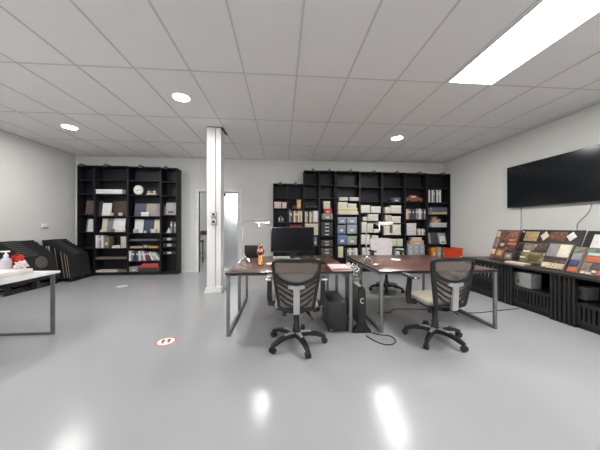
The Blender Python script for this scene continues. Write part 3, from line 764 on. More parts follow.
# small black screen on the far half of the left desk
p0 = at_y(245.3, 254.8, 3.86); p1 = at_y(258.6, 244.6, 3.86)
t = thing('laptop', 'small open black laptop behind the lamp base', 'laptop', ((p0.x + p1.x) / 2, 3.80, DT))
hw = (p1.x - p0.x) / 2
T = Tr(0, -.01, .012) @ Matrix.Rotation(math.radians(10), 4, 'X')
MB().box(-hw, .0, .0, hw, .008, p1.z - DT - .012, .003, T=T).build('laptop_lid', PLASTIC, t)
MB().box(-hw, 0, .0004, hw, .19, .014, .003).build('laptop_base', PLASTIC, t)
# copper bottle
p = desk_pt(260.6, 265)
t = thing('copper_bottle', 'copper cocktail shaker shaped bottle beside the lamp on the left desk', 'bottle', p)
hb = .275
MB().lathe([(.038, .0004), (.046, .01), (.042, .05), (.030, .11), (.026, .125)], seg=24).build('bottle_body', mat('gold_copper', (226, 170, 115), .22, metal=1), t)
MB().lathe([(.026, .124), (.044, .15), (.05, .17), (.044, .195), (.03, .215), (.024, .222)], seg=24).build('bottle_shoulder', COPPER, t)
MB().lathe([(.022, .221), (.03, .236), (.028, .255), (.018, .272), (.004, .276)], seg=20).build('stopper', COPPER, t)
# desk lamps
def desk_lamp(label, base, hx, hy, px_pole, lightname):
    """slender chrome lamp: splayed feet, pole, swing arm, flat shade"""
    b = desk_pt(*base)
    t = thing('desk_lamp', label, 'desk lamp', (b.x, b.y, DT))
    pole = at_y(px_pole, 240, b.y).x - b.x
    head = at_y(hx, hy, b.y); hX, hZ = head.x - b.x, head.z - DT
    g = MB()
    for k in range(4):
        a = PI / 4 + k * PI / 2
        g.tube([(.105 * math.cos(a), .07 * math.sin(a), .010), (.06 * math.cos(a), .04 * math.sin(a), .05), (0, 0, .075)], .011, 8)
    g.lathe([(.022, .06), (.022, .085), (.01, .095)], seg=16)
    g.build('lamp_base', CHROME, t)
    MB().tube([(0, 0, .09), (.5 * pole, 0, .16), (pole, 0, .24), (pole, 0, hZ - .02)], .0075, 8).build('lamp_pole', mat('pale_enamel', (176, 174, 170), .3, metal=.4), t)
    MB().tube([(pole, 0, hZ - .02), (pole + .03, 0, hZ + .015), (hX - .05, 0, hZ + .018)], .0065, 8).build('lamp_arm', MATS['pale_enamel'], t)
    MB().lathe([(.012, 0), (.012, .03)], (pole, 0, hZ - .28), 12).build('pole_joint', CHROME, t)
    S = MB(); L = .10; n = 10
    prof = [(.05, -.008)] + [(.05 * math.cos(PI * k / n) , .014 + .022 * math.sin(PI * k / n)) for k in range(n + 1)] + [(-.05, -.008)]
    inner = [(a * .92, c_ - (.003 if c_ > 0 else 0)) for a, c_ in prof[::-1]]
    S.prism(prof + inner, lambda a, c_: (hX - L, a, hZ - .002 + c_), lambda a, c_: (hX + L, a, hZ - .002 + c_))
    for xx in (-L, L - .004): S.prism(prof, lambda a, c_, xx=xx: (hX + xx, a, hZ - .002 + c_), lambda a, c_, xx=xx: (hX + xx + .004, a, hZ - .002 + c_))
    S.build('lamp_shade', mat('lamp_shade_metal', (186, 182, 170), .35, metal=.3), t)
    MB().box(hX - L + .012, -.036, hZ - .0092, hX + L - .012, .036, hZ - .003, .001).build('led_strip', emit('desk_lamp_led', (1, .98, .94, 1), 105), t)
    MB().tube([(hX - .06, .02, hZ), (hX - .06, .02, hZ - .075)], .003, 6).build('pull_cord', MATS['pale_enamel'], t)
    MB().lathe([(.006, 0), (.007, .01), (.003, .02)], (hX - .06, .02, hZ - .095), 8).build('pull_knob', CHROME, t)
    return t
desk_lamp('slender chrome desk lamp, lit, on the left walnut desk', (245, 263), 263, 221.8, 242.3, 'a')
desk_lamp('slender pale desk lamp, lit, on the right walnut desk', (366.4, 263), 384.5, 224.4, 366.4, 'b')
def sheet(px, py, w, dpt, rz, label, m=PAPER, h=.0015, name='paper_sheet', cat='paper'):
    p = desk_pt(px, py)
    o = MB().box(-w / 2, -dpt / 2, 0, w / 2, dpt / 2, h).build(name, m); o.location = (p.x, p.y, DT + .0002); o.rotation_euler = (0, 0, rz)
    return tag(o, label, cat)
sheet(273, 263.6, .16, .10, .1, 'white paper sheet left of the front chair on the left desk')  # flat white rectangle on the left desktop
sheet(396, 259.6, .12, .15, -.3, 'white paper sheet on the right walnut desk')
sheet(375.6, 264.6, .06, .05, .4, 'small white note near the right lamp base')  # small flat white patch on the right desktop
# pile of pink and white magazines at the desk's right corner
p = desk_pt(339.5, 269)
for k in range(5):
    o = MB().box(-.105, -.145, 0, .105, .145, .007, .001).build('magazine', (colour((224, 190, 184)), colour((236, 226, 220)), colour((196, 120, 112)), colour((230, 208, 200)), colour((238, 206, 202)))[k])
    o.location = (p.x - .004 * k, p.y + .004 * (k % 2), DT + .0004 + k * .0074); o.rotation_euler = (0, 0, (.02, -.05, .06, .0, -.03)[k])
    tag(o, ('%s magazine in the pile at the corner of the left desk' % ('pink bottom', 'white second', 'rose middle', 'pale pink fourth', 'pink and white top')[k]), 'magazine', 'magazines at the left desk corner')
p = desk_pt(334, 263)
p2 = desk_pt(328, 259.5)
# desk phone
p = desk_pt(317.5, 263.5)
t = thing('desk_phone', 'black desk phone right of the monitor on the left desk', 'phone', p, .2)
g = MB(); g.prism([(-.09, .0005), (.09, .0005), (.09, .055), (-.09, .02)], lambda a, b: (-.08, a, b), lambda a, b: (.08, a, b)); g.build('phone_body', PLASTIC, t)
MB().tube([(-.06, -.07, .05), (-.06, -.05, .075), (-.06, .05, .095), (-.06, .075, .08)], [.018, .012, .012, .018], 10).build('handset', PLASTIC, t)
MB(Tr(0, 0, .0)).box(.0, .02, .0475, .065, .07, .0515, T=Matrix.Rotation(0, 4, 'X')).build('phone_display', colour((150, 156, 158), .3), t)
# white box and little speaker behind the monitor foot
p = at_z(282, 257, DT)
t = thing('keyboard', 'white keyboard lying behind the monitor foot', 'keyboard', (p.x, 3.74, DT), .03)
MB().box(-.13, -.05, .0004, .13, .05, .018, .005).build('keyboard_case', WHITE, t)
g = MB()
for r in range(4):
    for k in range(12): g.box(-.12 + k * .02, -.043 + r * .022, .018, -.103 + k * .02, -.025 + r * .022, .022)
o = g.build('keys', colour((222, 222, 220)), t)

# ------------------------------------------------------------------ office chairs
MESHM = meshcloth('grey_mesh_cloth', (122, 114, 107), .27)
SEATM = mat('beige_seat_cloth', (164, 156, 141), .85, noise=.06, scale=60, bump=.2)
def back_pt(u, z, off=0):
    y = -.19 - .13 * (z - .40) - .045 * (1 - (u / .23) ** 2) + off
    return (u, y, z)
def band(g, path, width, t0, t1, closed=False):
    n = len(path); R_ = []
    for i, (u, z) in enumerate(path):
        a = path[i - 1] if (i or closed) else path[i]; b = path[(i + 1) % n] if (i < n - 1 or closed) else path[i]
        du, dz_ = b[0] - a[0], b[1] - a[1]; l = math.hypot(du, dz_) or 1
        nu, nz_ = -dz_ / l * width / 2, du / l * width / 2
        R_.append([g.v(back_pt(u + s * nu, z + s * nz_, off)) for s, off in ((1, t0), (-1, t0), (-1, t1), (1, t1))])
    for i in range(n if closed else n - 1):
        A, B = R_[i], R_[(i + 1) % n]
        for k in range(4): g.bm.faces.new((A[k], A[(k + 1) % 4], B[(k + 1) % 4], B[k]))
    if not closed: g.bm.faces.new(R_[0][::-1]); g.bm.faces.new(R_[-1])
def smooth(pts, n=6, closed=True):
    out = []; m = len(pts)
    for i in range(m if closed else m - 1):
        P = [pts[(i + k - 1) % m] if closed else pts[min(max(i + k - 1, 0), m - 1)] for k in range(4)]
        for j in range(n):
            s = j / n
            out.append(tuple(.5 * (2 * P[1][d_] + (P[2][d_] - P[0][d_]) * s + (2 * P[0][d_] - 5 * P[1][d_] + 4 * P[2][d_] - P[3][d_]) * s * s + (3 * P[1][d_] - P[0][d_] - 3 * P[2][d_] + P[3][d_]) * s ** 3) for d_ in range(len(pts[0]))))
    if not closed: out.append(pts[-1])
    return out
def chair(label, loc, face, base, pale=False, group='office chairs'):
    t = thing('office_chair', label, 'chair', loc, 0, group)
    U = Rz(face); B = Rz(base)
    dzp = .06 if pale else 0
    US = U @ Tr(0, 0, dzp)
    # seat
    MB(US).box(-.205, -.16, .405, .205, .225, .458, .026, 4).build('seat', SEATM, t)
    MB(US).box(-.185, -.15, .385, .185, .2, .408, .008).build('seat_shell', PLASTIC, t)
    half = [(0, .872), (.12, .872), (.19, .862), (.209, .838), (.204, .78), (.188, .66), (.166, .52), (.152, .445), (.12, .425), (0, .425)]
    ring = smooth(half + [(-u, z) for u, z in half[-2:0:-1]], 5)
    if not pale:
        g = MB(US); band(g, ring, .03, -.012, .012, True)
        band(g, smooth([(-.19, .755), (-.15, .705), (-.075, .672), (0, .662), (.075, .672), (.15, .705), (.19, .755)], 5, False), .032, -.014, .010)
        g.build('backrest_frame', PLASTIC, t)
        g = MB(US)
        for s in (-1, 1):
            for k in range(4):
                z0 = .625 - k * .052
                band(g, [(s * .022, z0 - .03), (s * .09, z0 + .005), (s * (.178 - .011 * k), z0 + .058)], .019, -.013, .006)
        g.build('backrest_ribs', PLASTIC, t)
        g = MB(US); rows = 24
        def hw_at(z):
            best = 0
            for i in range(len(ring)):
                (u0, z0), (u1, z1) = ring[i], ring[(i + 1) % len(ring)]
                if (z0 - z) * (z1 - z) <= 0 and z0 != z1: best = max(best, u0 + (u1 - u0) * (z - z0) / (z1 - z0))
            return best
        prev = None
        for r in range(rows + 1):
            z = .428 + (.870 - .428) * r / rows; hwid = max(.02, hw_at(z) - .004)
            cur = [g.v(back_pt(-hwid + 2 * hwid * k / 10, z, .004)) for k in range(11)]
            if prev:
                for k in range(10): g.bm.faces.new((prev[k], prev[k + 1], cur[k + 1], cur[k]))
            prev = cur
        g.build('backrest_mesh', MESHM, t)
        g = MB(US)
        g.prism([(-.028, .395), (.028, .395), (.028, .615), (.075, .628), (.07, .655), (.0, .648), (-.07, .655), (-.075, .628), (-.028, .615)], lambda a, b: back_pt(a, b, -.045 if b < .6 else -.03), lambda a, b: back_pt(a, b, -.012))
        g.build('lumbar_spine', SILVER, t)
    else:
        g = MB(US)
        g.prism(smooth([(0, .885), (.17, .88), (.215, .85), (.21, .70), (.19, .52), (.16, .48), (0, .475), (-.16, .48), (-.19, .52), (-.21, .70), (-.215, .85), (-.17, .88)], 4), lambda a, b: back_pt(a, b, -.01), lambda a, b: back_pt(a, b, .025))
        g.build('backrest', mat('pale_grey_back', (206, 200, 200), .7, noise=.05, scale=30), t)
        g = MB(US); g.prism([(-.03, .395), (.03, .395), (.03, .65), (-.03, .65)], lambda a, b: back_pt(a, b, -.04), lambda a, b: back_pt(a, b, -.011)); g.build('lumbar_spine', PLASTIC, t)
    MB(US).bar([(0, -.245, .40), (0, -.20, .375), (0, -.02, .375)], (.07, .03)).build('back_bracket', PLASTIC, t)
    for s in (-1, 1):
        a = MB(US).bar([(s * .18, .04, .392), (s * .262, .04, .397), (s * .272, .04, .47), (s * .268, .02, .655)], [(.06, .022), (.06, .022), (.05, .024), (.045, .022)], up=(0, 1, 0)).build('armrest', PLASTIC, t)
        MB(US).box(s * .268 - .036, -.10, .652, s * .268 + .036, .13, .68, .012, 3).build('arm_pad', DPLASTIC if not pale else PLASTIC, a)
        MB(US).box(s * .268 - .03, -.114, .655, s * .268 + .03, -.098, .677, .006).build('pad_cap', CHROME, a)
    MB(US).box(-.075, -.1, .335, .075, .1, .386, .015).build('tilt_mechanism', PLASTIC, t)
    MB(US).tube([(-.05, -.02, .35), (-.10, -.07, .335)], .008, 8).lathe([(.018, -.02), (.02, 0), (.018, .02)], (-.115, -.08, .332), 14).build('tilt_knob', PLASTIC, t)
    MB(US).bar([(.05, -.02, .36), (.11, -.08, .345), (.16, -.13, .29)], [(.03, .012), (.028, .012), (.02, .01)]).build('height_lever', PLASTIC, t)
    MB(B).lathe([(.034, .10), (.034, .19), (.027, .20), (.027, .34 + dzp)], seg=20).build('gas_column', PLASTIC, t)
    hub = MB(B).lathe([(.03, .072), (.048, .08), (.052, .11), (.04, .128), (.035, .13)], seg=20).build('base_hub', PLASTIC, t)
    for k in range(5):
        L = B @ Rz(k * 2 * PI / 5)
        leg = MB(L).bar([(.035, 0, .102), (.12, 0, .108), (.20, 0, .097), (.262, 0, .078), (.292, 0, .066)], [(.05, .045), (.046, .038), (.042, .034), (.036, .034), (.03, .024)]).build('base_leg', PLASTIC, t)
        g = MB(L); g.prism([(.042, -.024), (.14, -.013), (.15, 0), (.14, .013), (.042, .024)], lambda a, b: (a, b, .1235 + .06 * (.05 - abs(a - .09))), lambda a, b: (a, b, .132 + .02 * (.05 - abs(a - .09)))); g.build('silver_inlay', mat('bright_silver', (215, 215, 213), .3, metal=.4), leg)
        q = MB(L @ Tr(.285, 0, 0))
        for s in (-1, 1):
            q.lathe([(.018, -.009), (.029, -.007), (.030, .0), (.029, .007), (.018, .009)], T=Tr(.0, s * .014, .0305) @ Matrix.Rotation(PI / 2, 4, 'X'), seg=18)
        q.box(-.02, -.007, .03, .016, .007, .062, .004)
        q.build('caster', PLASTIC, t)
    return t
chair('black mesh back office chair at the left walnut desk, near the centre', (.143, 2.40, 0), math.radians(-3), math.radians(-72))
chair('black mesh back office chair turned slightly left at the right walnut desk', (1.588, 2.388, 0), math.radians(3), math.radians(5.7))
chair('pale grey backed office chair behind the right walnut desk', (1.905, 4.26, 0), math.radians(181), math.radians(30), pale=True)

# ------------------------------------------------------------------ under and between the desks
p = at_z(337.5, 333, 0)
t = thing('computer_tower', 'black computer tower on the floor under the left desk', 'computer', (p.x, p.y, 0))
TW = .20; TD = .45; TH_ = .345
MB().box(-TW / 2, .012, .015, TW / 2, TD, TH_, .006).build('tower_case', mat('tower_black', (44, 44, 50), .4), t)
MB().box(-TW / 2, 0, .015, TW / 2, .0115, TH_, .005).build('front_panel', mat('tower_front', (40, 40, 46), .35), t)
MB().box(-TW / 2 + .02, -.003, .03, TW / 2 - .02, -.0002, .045).build('front_grille', PLASTIC, t)
MB().lathe([(.008, 0), (.008, .003)], T=Tr(-.07, -.0002, .035) @ Matrix.Rotation(PI / 2, 4, 'X'), seg=12).build('power_button', SILVER, t)
for sx in (-.08, .06):
    for sy in (.03, .4): MB().box(sx, sy, 0, sx + .03, sy + .03, .0155).build('tower_foot', PLASTIC, t)
# slim panel heater seen end-on
p = at_z(362.2, 333, 0)
t = thing('panel_heater', 'slim panel heater with a black end and flared feet between the desks', 'heater', (p.x, p.y, 0))
MB().box(-.028, .03, .06, .028, .62, .50, .01).build('heater_body', mat('heater_olive', (128, 124, 112), .5), t)
g = MB(); g.prism(smooth([(-.035, .10), (-.04, .40), (-.03, .485), (0, .51), (.03, .485), (.04, .40), (.035, .10)], 4), lambda a, b: (a, 0, b), lambda a, b: (a, .032, b)); g.build('end_cap', PLASTIC, t)
for y in (0, .55):
    g = MB(); g.prism([(-.10, 0), (.10, 0), (.095, .035), (.06, .075), (.036, .13), (-.036, .13), (-.06, .075), (-.095, .035)], lambda a, b: (a, y - .004, b), lambda a, b: (a, y + .04, b)); g.build('heater_foot', PLASTIC, t)
g = MB(); g.tube([(.02 * math.cos(a), -.003, .355 + .026 * math.sin(a)) for a in [math.radians(50 + 24 * k) for k in range(12)]], .0035, 6); g.build('crescent_mark', WHITE, t)
# cables
def cable(name, pts, label, r=.005, m=CABLE, cat='cable', group=None):
    o = MB().tube(smooth([tuple(q) for q in pts], 6, False), r, 8).build(name, m); return tag(o, label, cat, group)
f3 = lambda x, y, z=.0055: tuple(at_z(x, y, z))
cable('power_cable', [f3(367.5, 331.5), f3(378, 334.5), f3(390, 336), f3(395.5, 340), f3(393, 344), f3(385, 344.5), f3(375, 341), f3(366, 335.5)], 'black cable looped on the floor in front of the panel heater')
cable('power_cable', [f3(377, 312.8), f3(384, 313), f3(391, 312), f3(394, 309.2), f3(408, 309), f3(430, 309.5), f3(444, 311), f3(450, 311, .04), f3(456, 311.6, .04), f3(464, 312.6), f3(478, 312.8), f3(494, 311), f3(508, 309.6), f3(519, 308.4)], 'long black cable running over the floor under the right desk to the cabinets', r=.005)
gx = (d1x1 + d2x0) / 2
random.seed(3)
t = thing('cable_bundle', 'tangle of white and grey cables hanging between the two desks', 'cables', (gx - .03, 3.02, 0))
for k in range(9):
    pts = []; xx, yy = random.uniform(-.06, .06), random.uniform(-.10, .10)
    for j in range(7):
        zz = .70 - j * .023 - random.uniform(0, .01)
        pts.append((xx + random.uniform(-.05, .05), yy + random.uniform(-.05, .05), zz))
    MB().tube(smooth(pts, 5, False), .008, 7).build('cable_strand', (colour((226, 224, 220)), colour((150, 150, 150)), colour((206, 204, 198)))[k % 3], t)
MB().box(-.07, -.16, .525, .07, .16, .537, .003).box(-.07, -.16, .537, -.062, .16, .57).box(.062, -.16, .537, .07, .16, .57).build('cable_tray', STEEL, t)
MB().box(d1x1 - gx + .03 - .001, -.02, .527, -.055, .02, .537).box(d1x1 - gx + .03 - .001, -.02, .527, d1x1 - gx + .036, .02, .67).build('tray_bracket', STEEL, t)
# dark red bag
p = at_z(316, 310.5, 0)
g = MB(); g.box(-.06, -.06, 0, .06, .08, .11, .03, 4)
for v_ in g.bm.verts: v_.co.x *= 1 - v_.co.z * 2.2; v_.co.y += .02 * math.sin(30 * v_.co.x)
t = thing('small_bag', 'small dark red bag on the floor left of the computer tower', 'bag', p)
g.build('bag_body', colour((98, 42, 46), .8), t)
MB().tube(smooth([(-.03, .01, .10), (-.025, .01, .15), (.025, .01, .15), (.03, .01, .10)], 5, False), .005, 6).build('bag_handle', PLASTIC, t)
# red-orange bin beyond the right desk
YO = 5.2
p0 = at_y(449.6, 258, YO); p1 = at_y(463.0, 248.2, YO)
t = thing('storage_bin', 'tall red orange bin standing by the right wall, beyond the cabinets', 'bin', ((p0.x + p1.x) / 2, YO, 0))
hw = (p1.x - p0.x) / 2; hh = p1.z
OR = mat('red_orange_plastic', (226, 74, 36), .4)
g = MB(); g.prism([(-hw * .88, 0), (hw * .88, 0), (hw, hh), (-hw, hh)], lambda a, b: (a, .02 * (1 - b / hh), b), lambda a, b: (a, .2 - .02 * (1 - b / hh), b)); g.build('bin_body', OR, t)
MB().box(-hw - .008, -.01, hh - .035, hw + .008, .21, hh, .006).build('bin_rim', OR, t)
MB().tube([(hw * .55, -.006, hh - .2), (hw * .55, -.03, hh - .19), (hw * .8, -.03, hh - .19), (hw * .8, -.006, hh - .2)], .007, 8).build('bin_handle', WHITE, t)

# ------------------------------------------------------------------ floor stickers
def sticker(px, py, r, label, rz, faded=False):
    p = at_z(px, py, 0)
    t = thing('floor_sticker', label, 'sticker', (p.x, p.y, 0), rz)
    red = colour((214, 110, 92)) if not faded else colour((206, 190, 186))
    MB().lathe([(r, .0002), (r, .0012)], seg=36).build('sticker_ring', red, t)
    MB().lathe([(r * .84, .0012), (r * .84, .0018)], seg=36).build('sticker_disc', colour((244, 236, 232)) if not faded else colour((214, 206, 202)), t)
    for s in (-1, 1):
        g = MB(); xo = s * r * .28
        sole = smooth([(-.13, .05), (-.15, .3), (0, .5), (.15, .3), (.12, .05), (0, -.02)], 4); heel = smooth([(-.1, -.12), (.1, -.12), (.1, -.32), (0, -.38), (-.1, -.32)], 4)
        for poly in (sole, heel): g.prism([(xo + a * r, b * r) for a, b in poly], lambda a, b: (a, b, .0018), lambda a, b: (a, b, .0022))
        g.build('footprint', colour((36, 34, 34)) if not faded else colour((176, 166, 160)), t)
sticker(166, 341.5, .097, 'round white floor sticker with red rim and two black footprints', .3)
sticker(122, 286.3, .10, 'faded round floor sticker near the left bookcase', .2, True)

# ------------------------------------------------------------------ television
XT = XR - .07
yt0 = at_x(507, 200, XT).y; zt1 = at_x(507, 168, XT).z; zt0 = at_x(508.2, 208, XT).z
TVW = 1.40
t = thing('television', 'large black wall mounted flat screen television on the right wall', 'television', (XT, yt0, zt0))
hh = zt1 - zt0
MB().box(0, -TVW, 0, .035, 0, hh, .004).build('tv_case', PLASTIC, t)
MB().box(-.0025, -TVW + .01, .018, -.0003, -.01, hh - .01).build('screen', mat('tv_screen', (30, 34, 37), .14, noise=.02, spec=.45), t)
MB().box(.035, -TVW * .65, hh * .3, XR - XT - .0005, -TVW * .35, hh * .7).build('wall_bracket', PLASTIC, t)
cable('tv_cable', [tuple(at_x(521, 206, XR - .012)), tuple(at_x(521, 222, XR - .012)), tuple(at_x(520.4, 236, XR - .012)), tuple(at_x(519.6, 249, XR - .012))], 'thin grey cable hanging below the left end of the television', .004, colour((120, 120, 118)))
cable('tv_cable', [tuple(at_x(592, 203.5, XR - .012)), tuple(at_x(588, 213, XR - .012)), tuple(at_x(578, 223, XR - .012)), tuple(at_x(577, 230, XR - .012)), tuple(at_x(577, 246, XR - .012))], 'thin grey cable hanging below the right end of the television', .004, colour((120, 120, 118)))

# ------------------------------------------------------------------ black slatted cabinets along the right wall
XC, HC = 3.39, .615
CB = 4.24                                       # far end
def cabinet(Y0, Y1, label, slats=False):
    """Y0 < Y1; front faces the room at x = XC"""
    t = thing('slatted_cabinet', label, 'cabinet', (XC, Y0, 0), 0, 'black slatted cabinets at the right wall')
    L = Y1 - Y0 - .003; D = XR - XC - .02; P = .14
    g = MB()
    g.box(.03, .004, .03, D, .02, HC - .04); g.build('side_panel', RIB, t)
    MB().box(.03, L - .02, .03, D, L - .004, HC - .04).build('side_panel', RIB, t)
    for a in (0, L - P):
        g = MB(); g.box(.026, a + .002, .0, .034, a + P - .002, HC - .04)
        n = 3
        for k in range(n):
            y = a + .004 + k * (P - .004) / n; g.box(0, y, .0, .0265, y + (P - .004) / n * .66, HC - .04, .002)
        g.build('ribbed_pillar', RIB, t)
    MB().box(.02, .02, .06, D, L - .02, .075).build('bottom_board', RIB, t)
    MB().box(.06, P, .28, D, L - P, .295).build('shelf', RIB, t)
    if not slats: MB().box(D - .01, .02, .075, D, L - .02, HC - .04).build('back_panel', RIB, t)
    g = MB(); g.box(.015, P, .26, .035, L - P, .295); g.box(.015, P, .06, .035, L - P, .10)
    n = 11; st = (L - 2 * P) / n
    for k in range(n): g.box(.018, P + k * st + st * .2, .10, .032, P + k * st + st * .8, .26)
    g.build('slotted_panel', RIB, t)
    MB().box(.04, .01, 0, .06, L - .01, .06).build('plinth', PLASTIC, t)
    if slats:
        g = MB(); g.box(.015, P, HC - .085, .035, L - P, HC - .04); n = 7; st = (L - 2 * P) / n
        g.box(.015, P, .295, .035, L - P, .33)
        for k in range(n): g.box(.018, P + k * st + st * .22, .33, .032, P + k * st + st * .78, HC - .085)
        g.build('slatted_front', RIB, t)
    return t
bounds = [CB, 3.447, 2.678, 1.91]
labs = ['black slatted cabinet at the far end, behind the corner of the right desk', 'black slatted cabinet holding a white box, second from the far end', 'black slatted cabinet nearest the camera, cut by the right frame edge']
for i in range(3): cabinet(bounds[i + 1], bounds[i], labs[i], slats=(i == 0))
t = thing('cabinet_top', 'long black top running over the slatted cabinets', 'worktop', (XC - .02, 1.90, HC - .04))
MB().box(0, 0, 0.0005, XR - XC + .005, CB + .02 - 1.90, .032, .004).build('worktop_board', mat('black_top', (52, 50, 49), .35), t)
MB().box(-.006, .0, .004, -.0005, CB + .02 - 1.90, .028).build('front_lip', RIB, t)
HT = HC - .0075
def inbox(Y0, Y1, X, z0, z1, c, label, dep=.16):
    t = thing('storage_box', label, 'box', (X, Y0, z0 + .0005))
    MB().box(0, 0, 0, dep, Y1 - Y0, z1 - z0 - .02, .003).build('box_body', colour(c), t)
    MB().box(-.003, -.003, z1 - z0 - .0215, dep + .003, Y1 - Y0 + .003, z1 - z0, .003).build('lid', colour([min(255, v + 6) for v in c]), t)
    MB().box(-.002, (Y1 - Y0) * .68, .05, -.0002, (Y1 - Y0) * .76, .10).build('handle_hole', PLASTIC, t)
inbox(at_x(531, 280, XC + .1).y, at_x(514, 280, XC + .1).y, XC + .1, .295, .50, (206, 206, 204), 'white box inside the second slatted cabinet')
inbox(at_x(587, 290, XC + .2).y, at_x(577, 290, XC + .2).y, XC + .2, .295, .45, (150, 150, 148), 'grey box inside the nearest slatted cabinet')
for k in range(3):  # white boxes added close behind the slats so the slots look bright
    inbox(3.60 + k * .165, 3.755 + k * .165, XC + .045, .295, .53, (222, 222, 222), 'white box behind the slats of the far cabinet, %s from the camera' % ORD[k])

# ------------------------------------------------------------------ stone and tile sample boards on the cabinets
ST = {
 'tan': speckle('tan_stone', (168, 138, 92), (196, 172, 128), 40), 'brown': speckle('brown_stone', (84, 52, 40), (150, 100, 72), 34), 'dark': speckle('dark_stone', (40, 38, 38), (86, 84, 84), 50),
 'grey': speckle('grey_stone', (128, 128, 126), (146, 146, 144), 60), 'cream': speckle('cream_stone', (206, 196, 176), (222, 214, 198), 60), 'white': PAPER, 'pink': colour((206, 170, 152)),
 'olive': speckle('olive_stone', (96, 88, 64), (150, 134, 98), 36), 'orange': colour((188, 98, 62)), 'blue': colour((52, 74, 124)), 'red': colour((146, 82, 66)), 'green': colour((120, 140, 96)), 'cyan': colour((176, 204, 198)),
 'mosaic': speckle('beige_mosaic', (150, 126, 104), (226, 208, 184), 90), 'umber': speckle('umber_stone', (58, 44, 38), (104, 84, 72), 30), 'taupe': speckle('taupe_stone', (110, 98, 88), (146, 132, 118), 34)}
def board(label, Yl, Yr, Xb, Xt, H, samples, face=RIB, name='stone_sample_board', th=.014):
    """Yl > Yr: left and right edges as seen from the room; Xb at the foot, Xt at the head"""
    W = Yl - Yr; a = math.atan2(Xt - Xb, H); L = math.hypot(H, Xt - Xb)
    t = thing(name, label, 'sample board', (Xb, Yl, HT + .0008), 0, 'stone sample boards on the cabinets')
    # local: x = outward normal side, board runs along -Y, tilted by a about Y
    T = Tr(0, 0, th * math.sin(a)*0 + .0005) @ Matrix.Rotation(a, 4, 'Y')
    MB().box(0, -W, th * math.sin(a) * 0, th, 0, L, .002, T=T @ Tr(0, 0, th * math.sin(a))).build('board_panel', face, t)
    T = T @ Tr(0, 0, th * math.sin(a))
    for i, (u0, w0, u1, w1, k) in enumerate(samples):
        diam = False
        if k.startswith('*'): k = k[1:]; diam = True
        if diam:
            cu, cw = (u0 + u1) / 2, (w0 + w1) / 2; ru, rw = (u1 - u0) / 2, (w1 - w0) / 2
            g = MB(T); g.prism([(cu - ru, cw), (cu, cw - rw), (cu + ru, cw), (cu, cw + rw)], lambda p_, q_: (-.007, -p_ * W, q_ * L), lambda p_, q_: (-.0004, -p_ * W, q_ * L))
            g.build('stone_sample', ST[k], t)
        else:
            MB(T).box(-.008 - .0015 * (i % 3), -u1 * W, w0 * L, -.0004, -u0 * W, w1 * L, .0015).build('stone_sample', ST[k], t)
    return t
Ya0, Ya1 = 3.95, 3.54
board('brown stone sample board at the far end of the cabinet top', Ya0, Ya1, 3.62, 3.79, .50, [
    (.03, .74, .2, .95, 'pink'), (.24, .62, .98, .96, 'brown'), (.02, .38, .22, .7, 'taupe'), (.25, .4, .6, .6, 'umber'), (.62, .5, .98, .6, 'orange'), (.03, .16, .2, .34, 'pink'), (.24, .06, .6, .37, 'brown'),
    (.64, .3, .96, .47, 'umber'), (.66, .06, .96, .26, 'taupe'), (.04, .02, .2, .13, 'red'), (.66, .64, .9, .7, 'white'), (.4, .84, .62, .93, 'umber'), (.7, .78, .94, .93, 'tan'), (.3, .14, .5, .3, 'tan'), (.34, .46, .5, .55, 'pink'), (.62, .36, .8, .44, 'white'), (.06, .46, .17, .6, 'umber'), (.74, .12, .9, .2, 'white')], face=colour((70, 54, 46)))
Yb0, Yb1 = at_x(522.5, 229.5, 4.2).y, at_x(586, 231, 4.2).y
board('wide black sample board with tan and brown stones under the television', Yb0, Yb1, 3.98, 4.2, .505, [
    (.1, .62, .34, .93, 'tan'), (.38, .66, .52, .95, '*cream'), (.53, .68, .78, .93, 'brown'), (.78, .68, .92, .95, '*white'), (.03, .9, .07, .94, 'white'),
    (.04, .3, .2, .56, 'umber'), (.22, .36, .36, .56, 'olive'), (.04, .04, .3, .28, 'taupe'), (.4, .1, .7, .5, 'dark')])
board('olive and tan stone sample board in front of the wide black board', 3.50, at_x(541.5, 262, 3.66).y, 3.68, 3.80, .32, [
    (.05, .05, .95, .55, 'olive'), (.08, .6, .5, .92, 'taupe'), (.55, .62, .95, .95, 'umber'), (.52, .78, .82, .9, 'white'), (.1, .52, .36, .6, 'white'), (.06, .24, .28, .3, 'white'), (.35, .1, .8, .45, 'tan')], face=colour((72, 64, 52)))
board('sample board with one grey and one cream tile over dark mosaics', at_x(541, 262, 3.56).y, at_x(564.5, 262, 3.56).y, 3.54, 3.70, .33, [
    (.04, .48, .48, .96, 'grey'), (.5, .48, .96, .96, 'cream'), (.03, .36, .94, .46, 'dark'), (.03, .25, .94, .34, 'umber'), (.03, .02, .94, .23, 'mosaic')], face=colour((118, 104, 92)))
board('colourful small sample board with blue and orange swatches', at_x(567, 262, 3.54).y, at_x(578.5, 262, 3.54).y, 3.52, 3.66, .31, [
    (.06, .76, .5, .86, 'green'), (.52, .84, .96, .94, 'taupe'), (.06, .48, .9, .74, 'grey'), (.12, .52, .3, .72, 'pink'), (.36, .54, .5, .7, 'dark'), (.06, .24, .8, .46, 'blue'), (.06, .03, .9, .2, 'orange'), (.55, .62, .95, .74, 'red')], face=colour((120, 112, 106)))
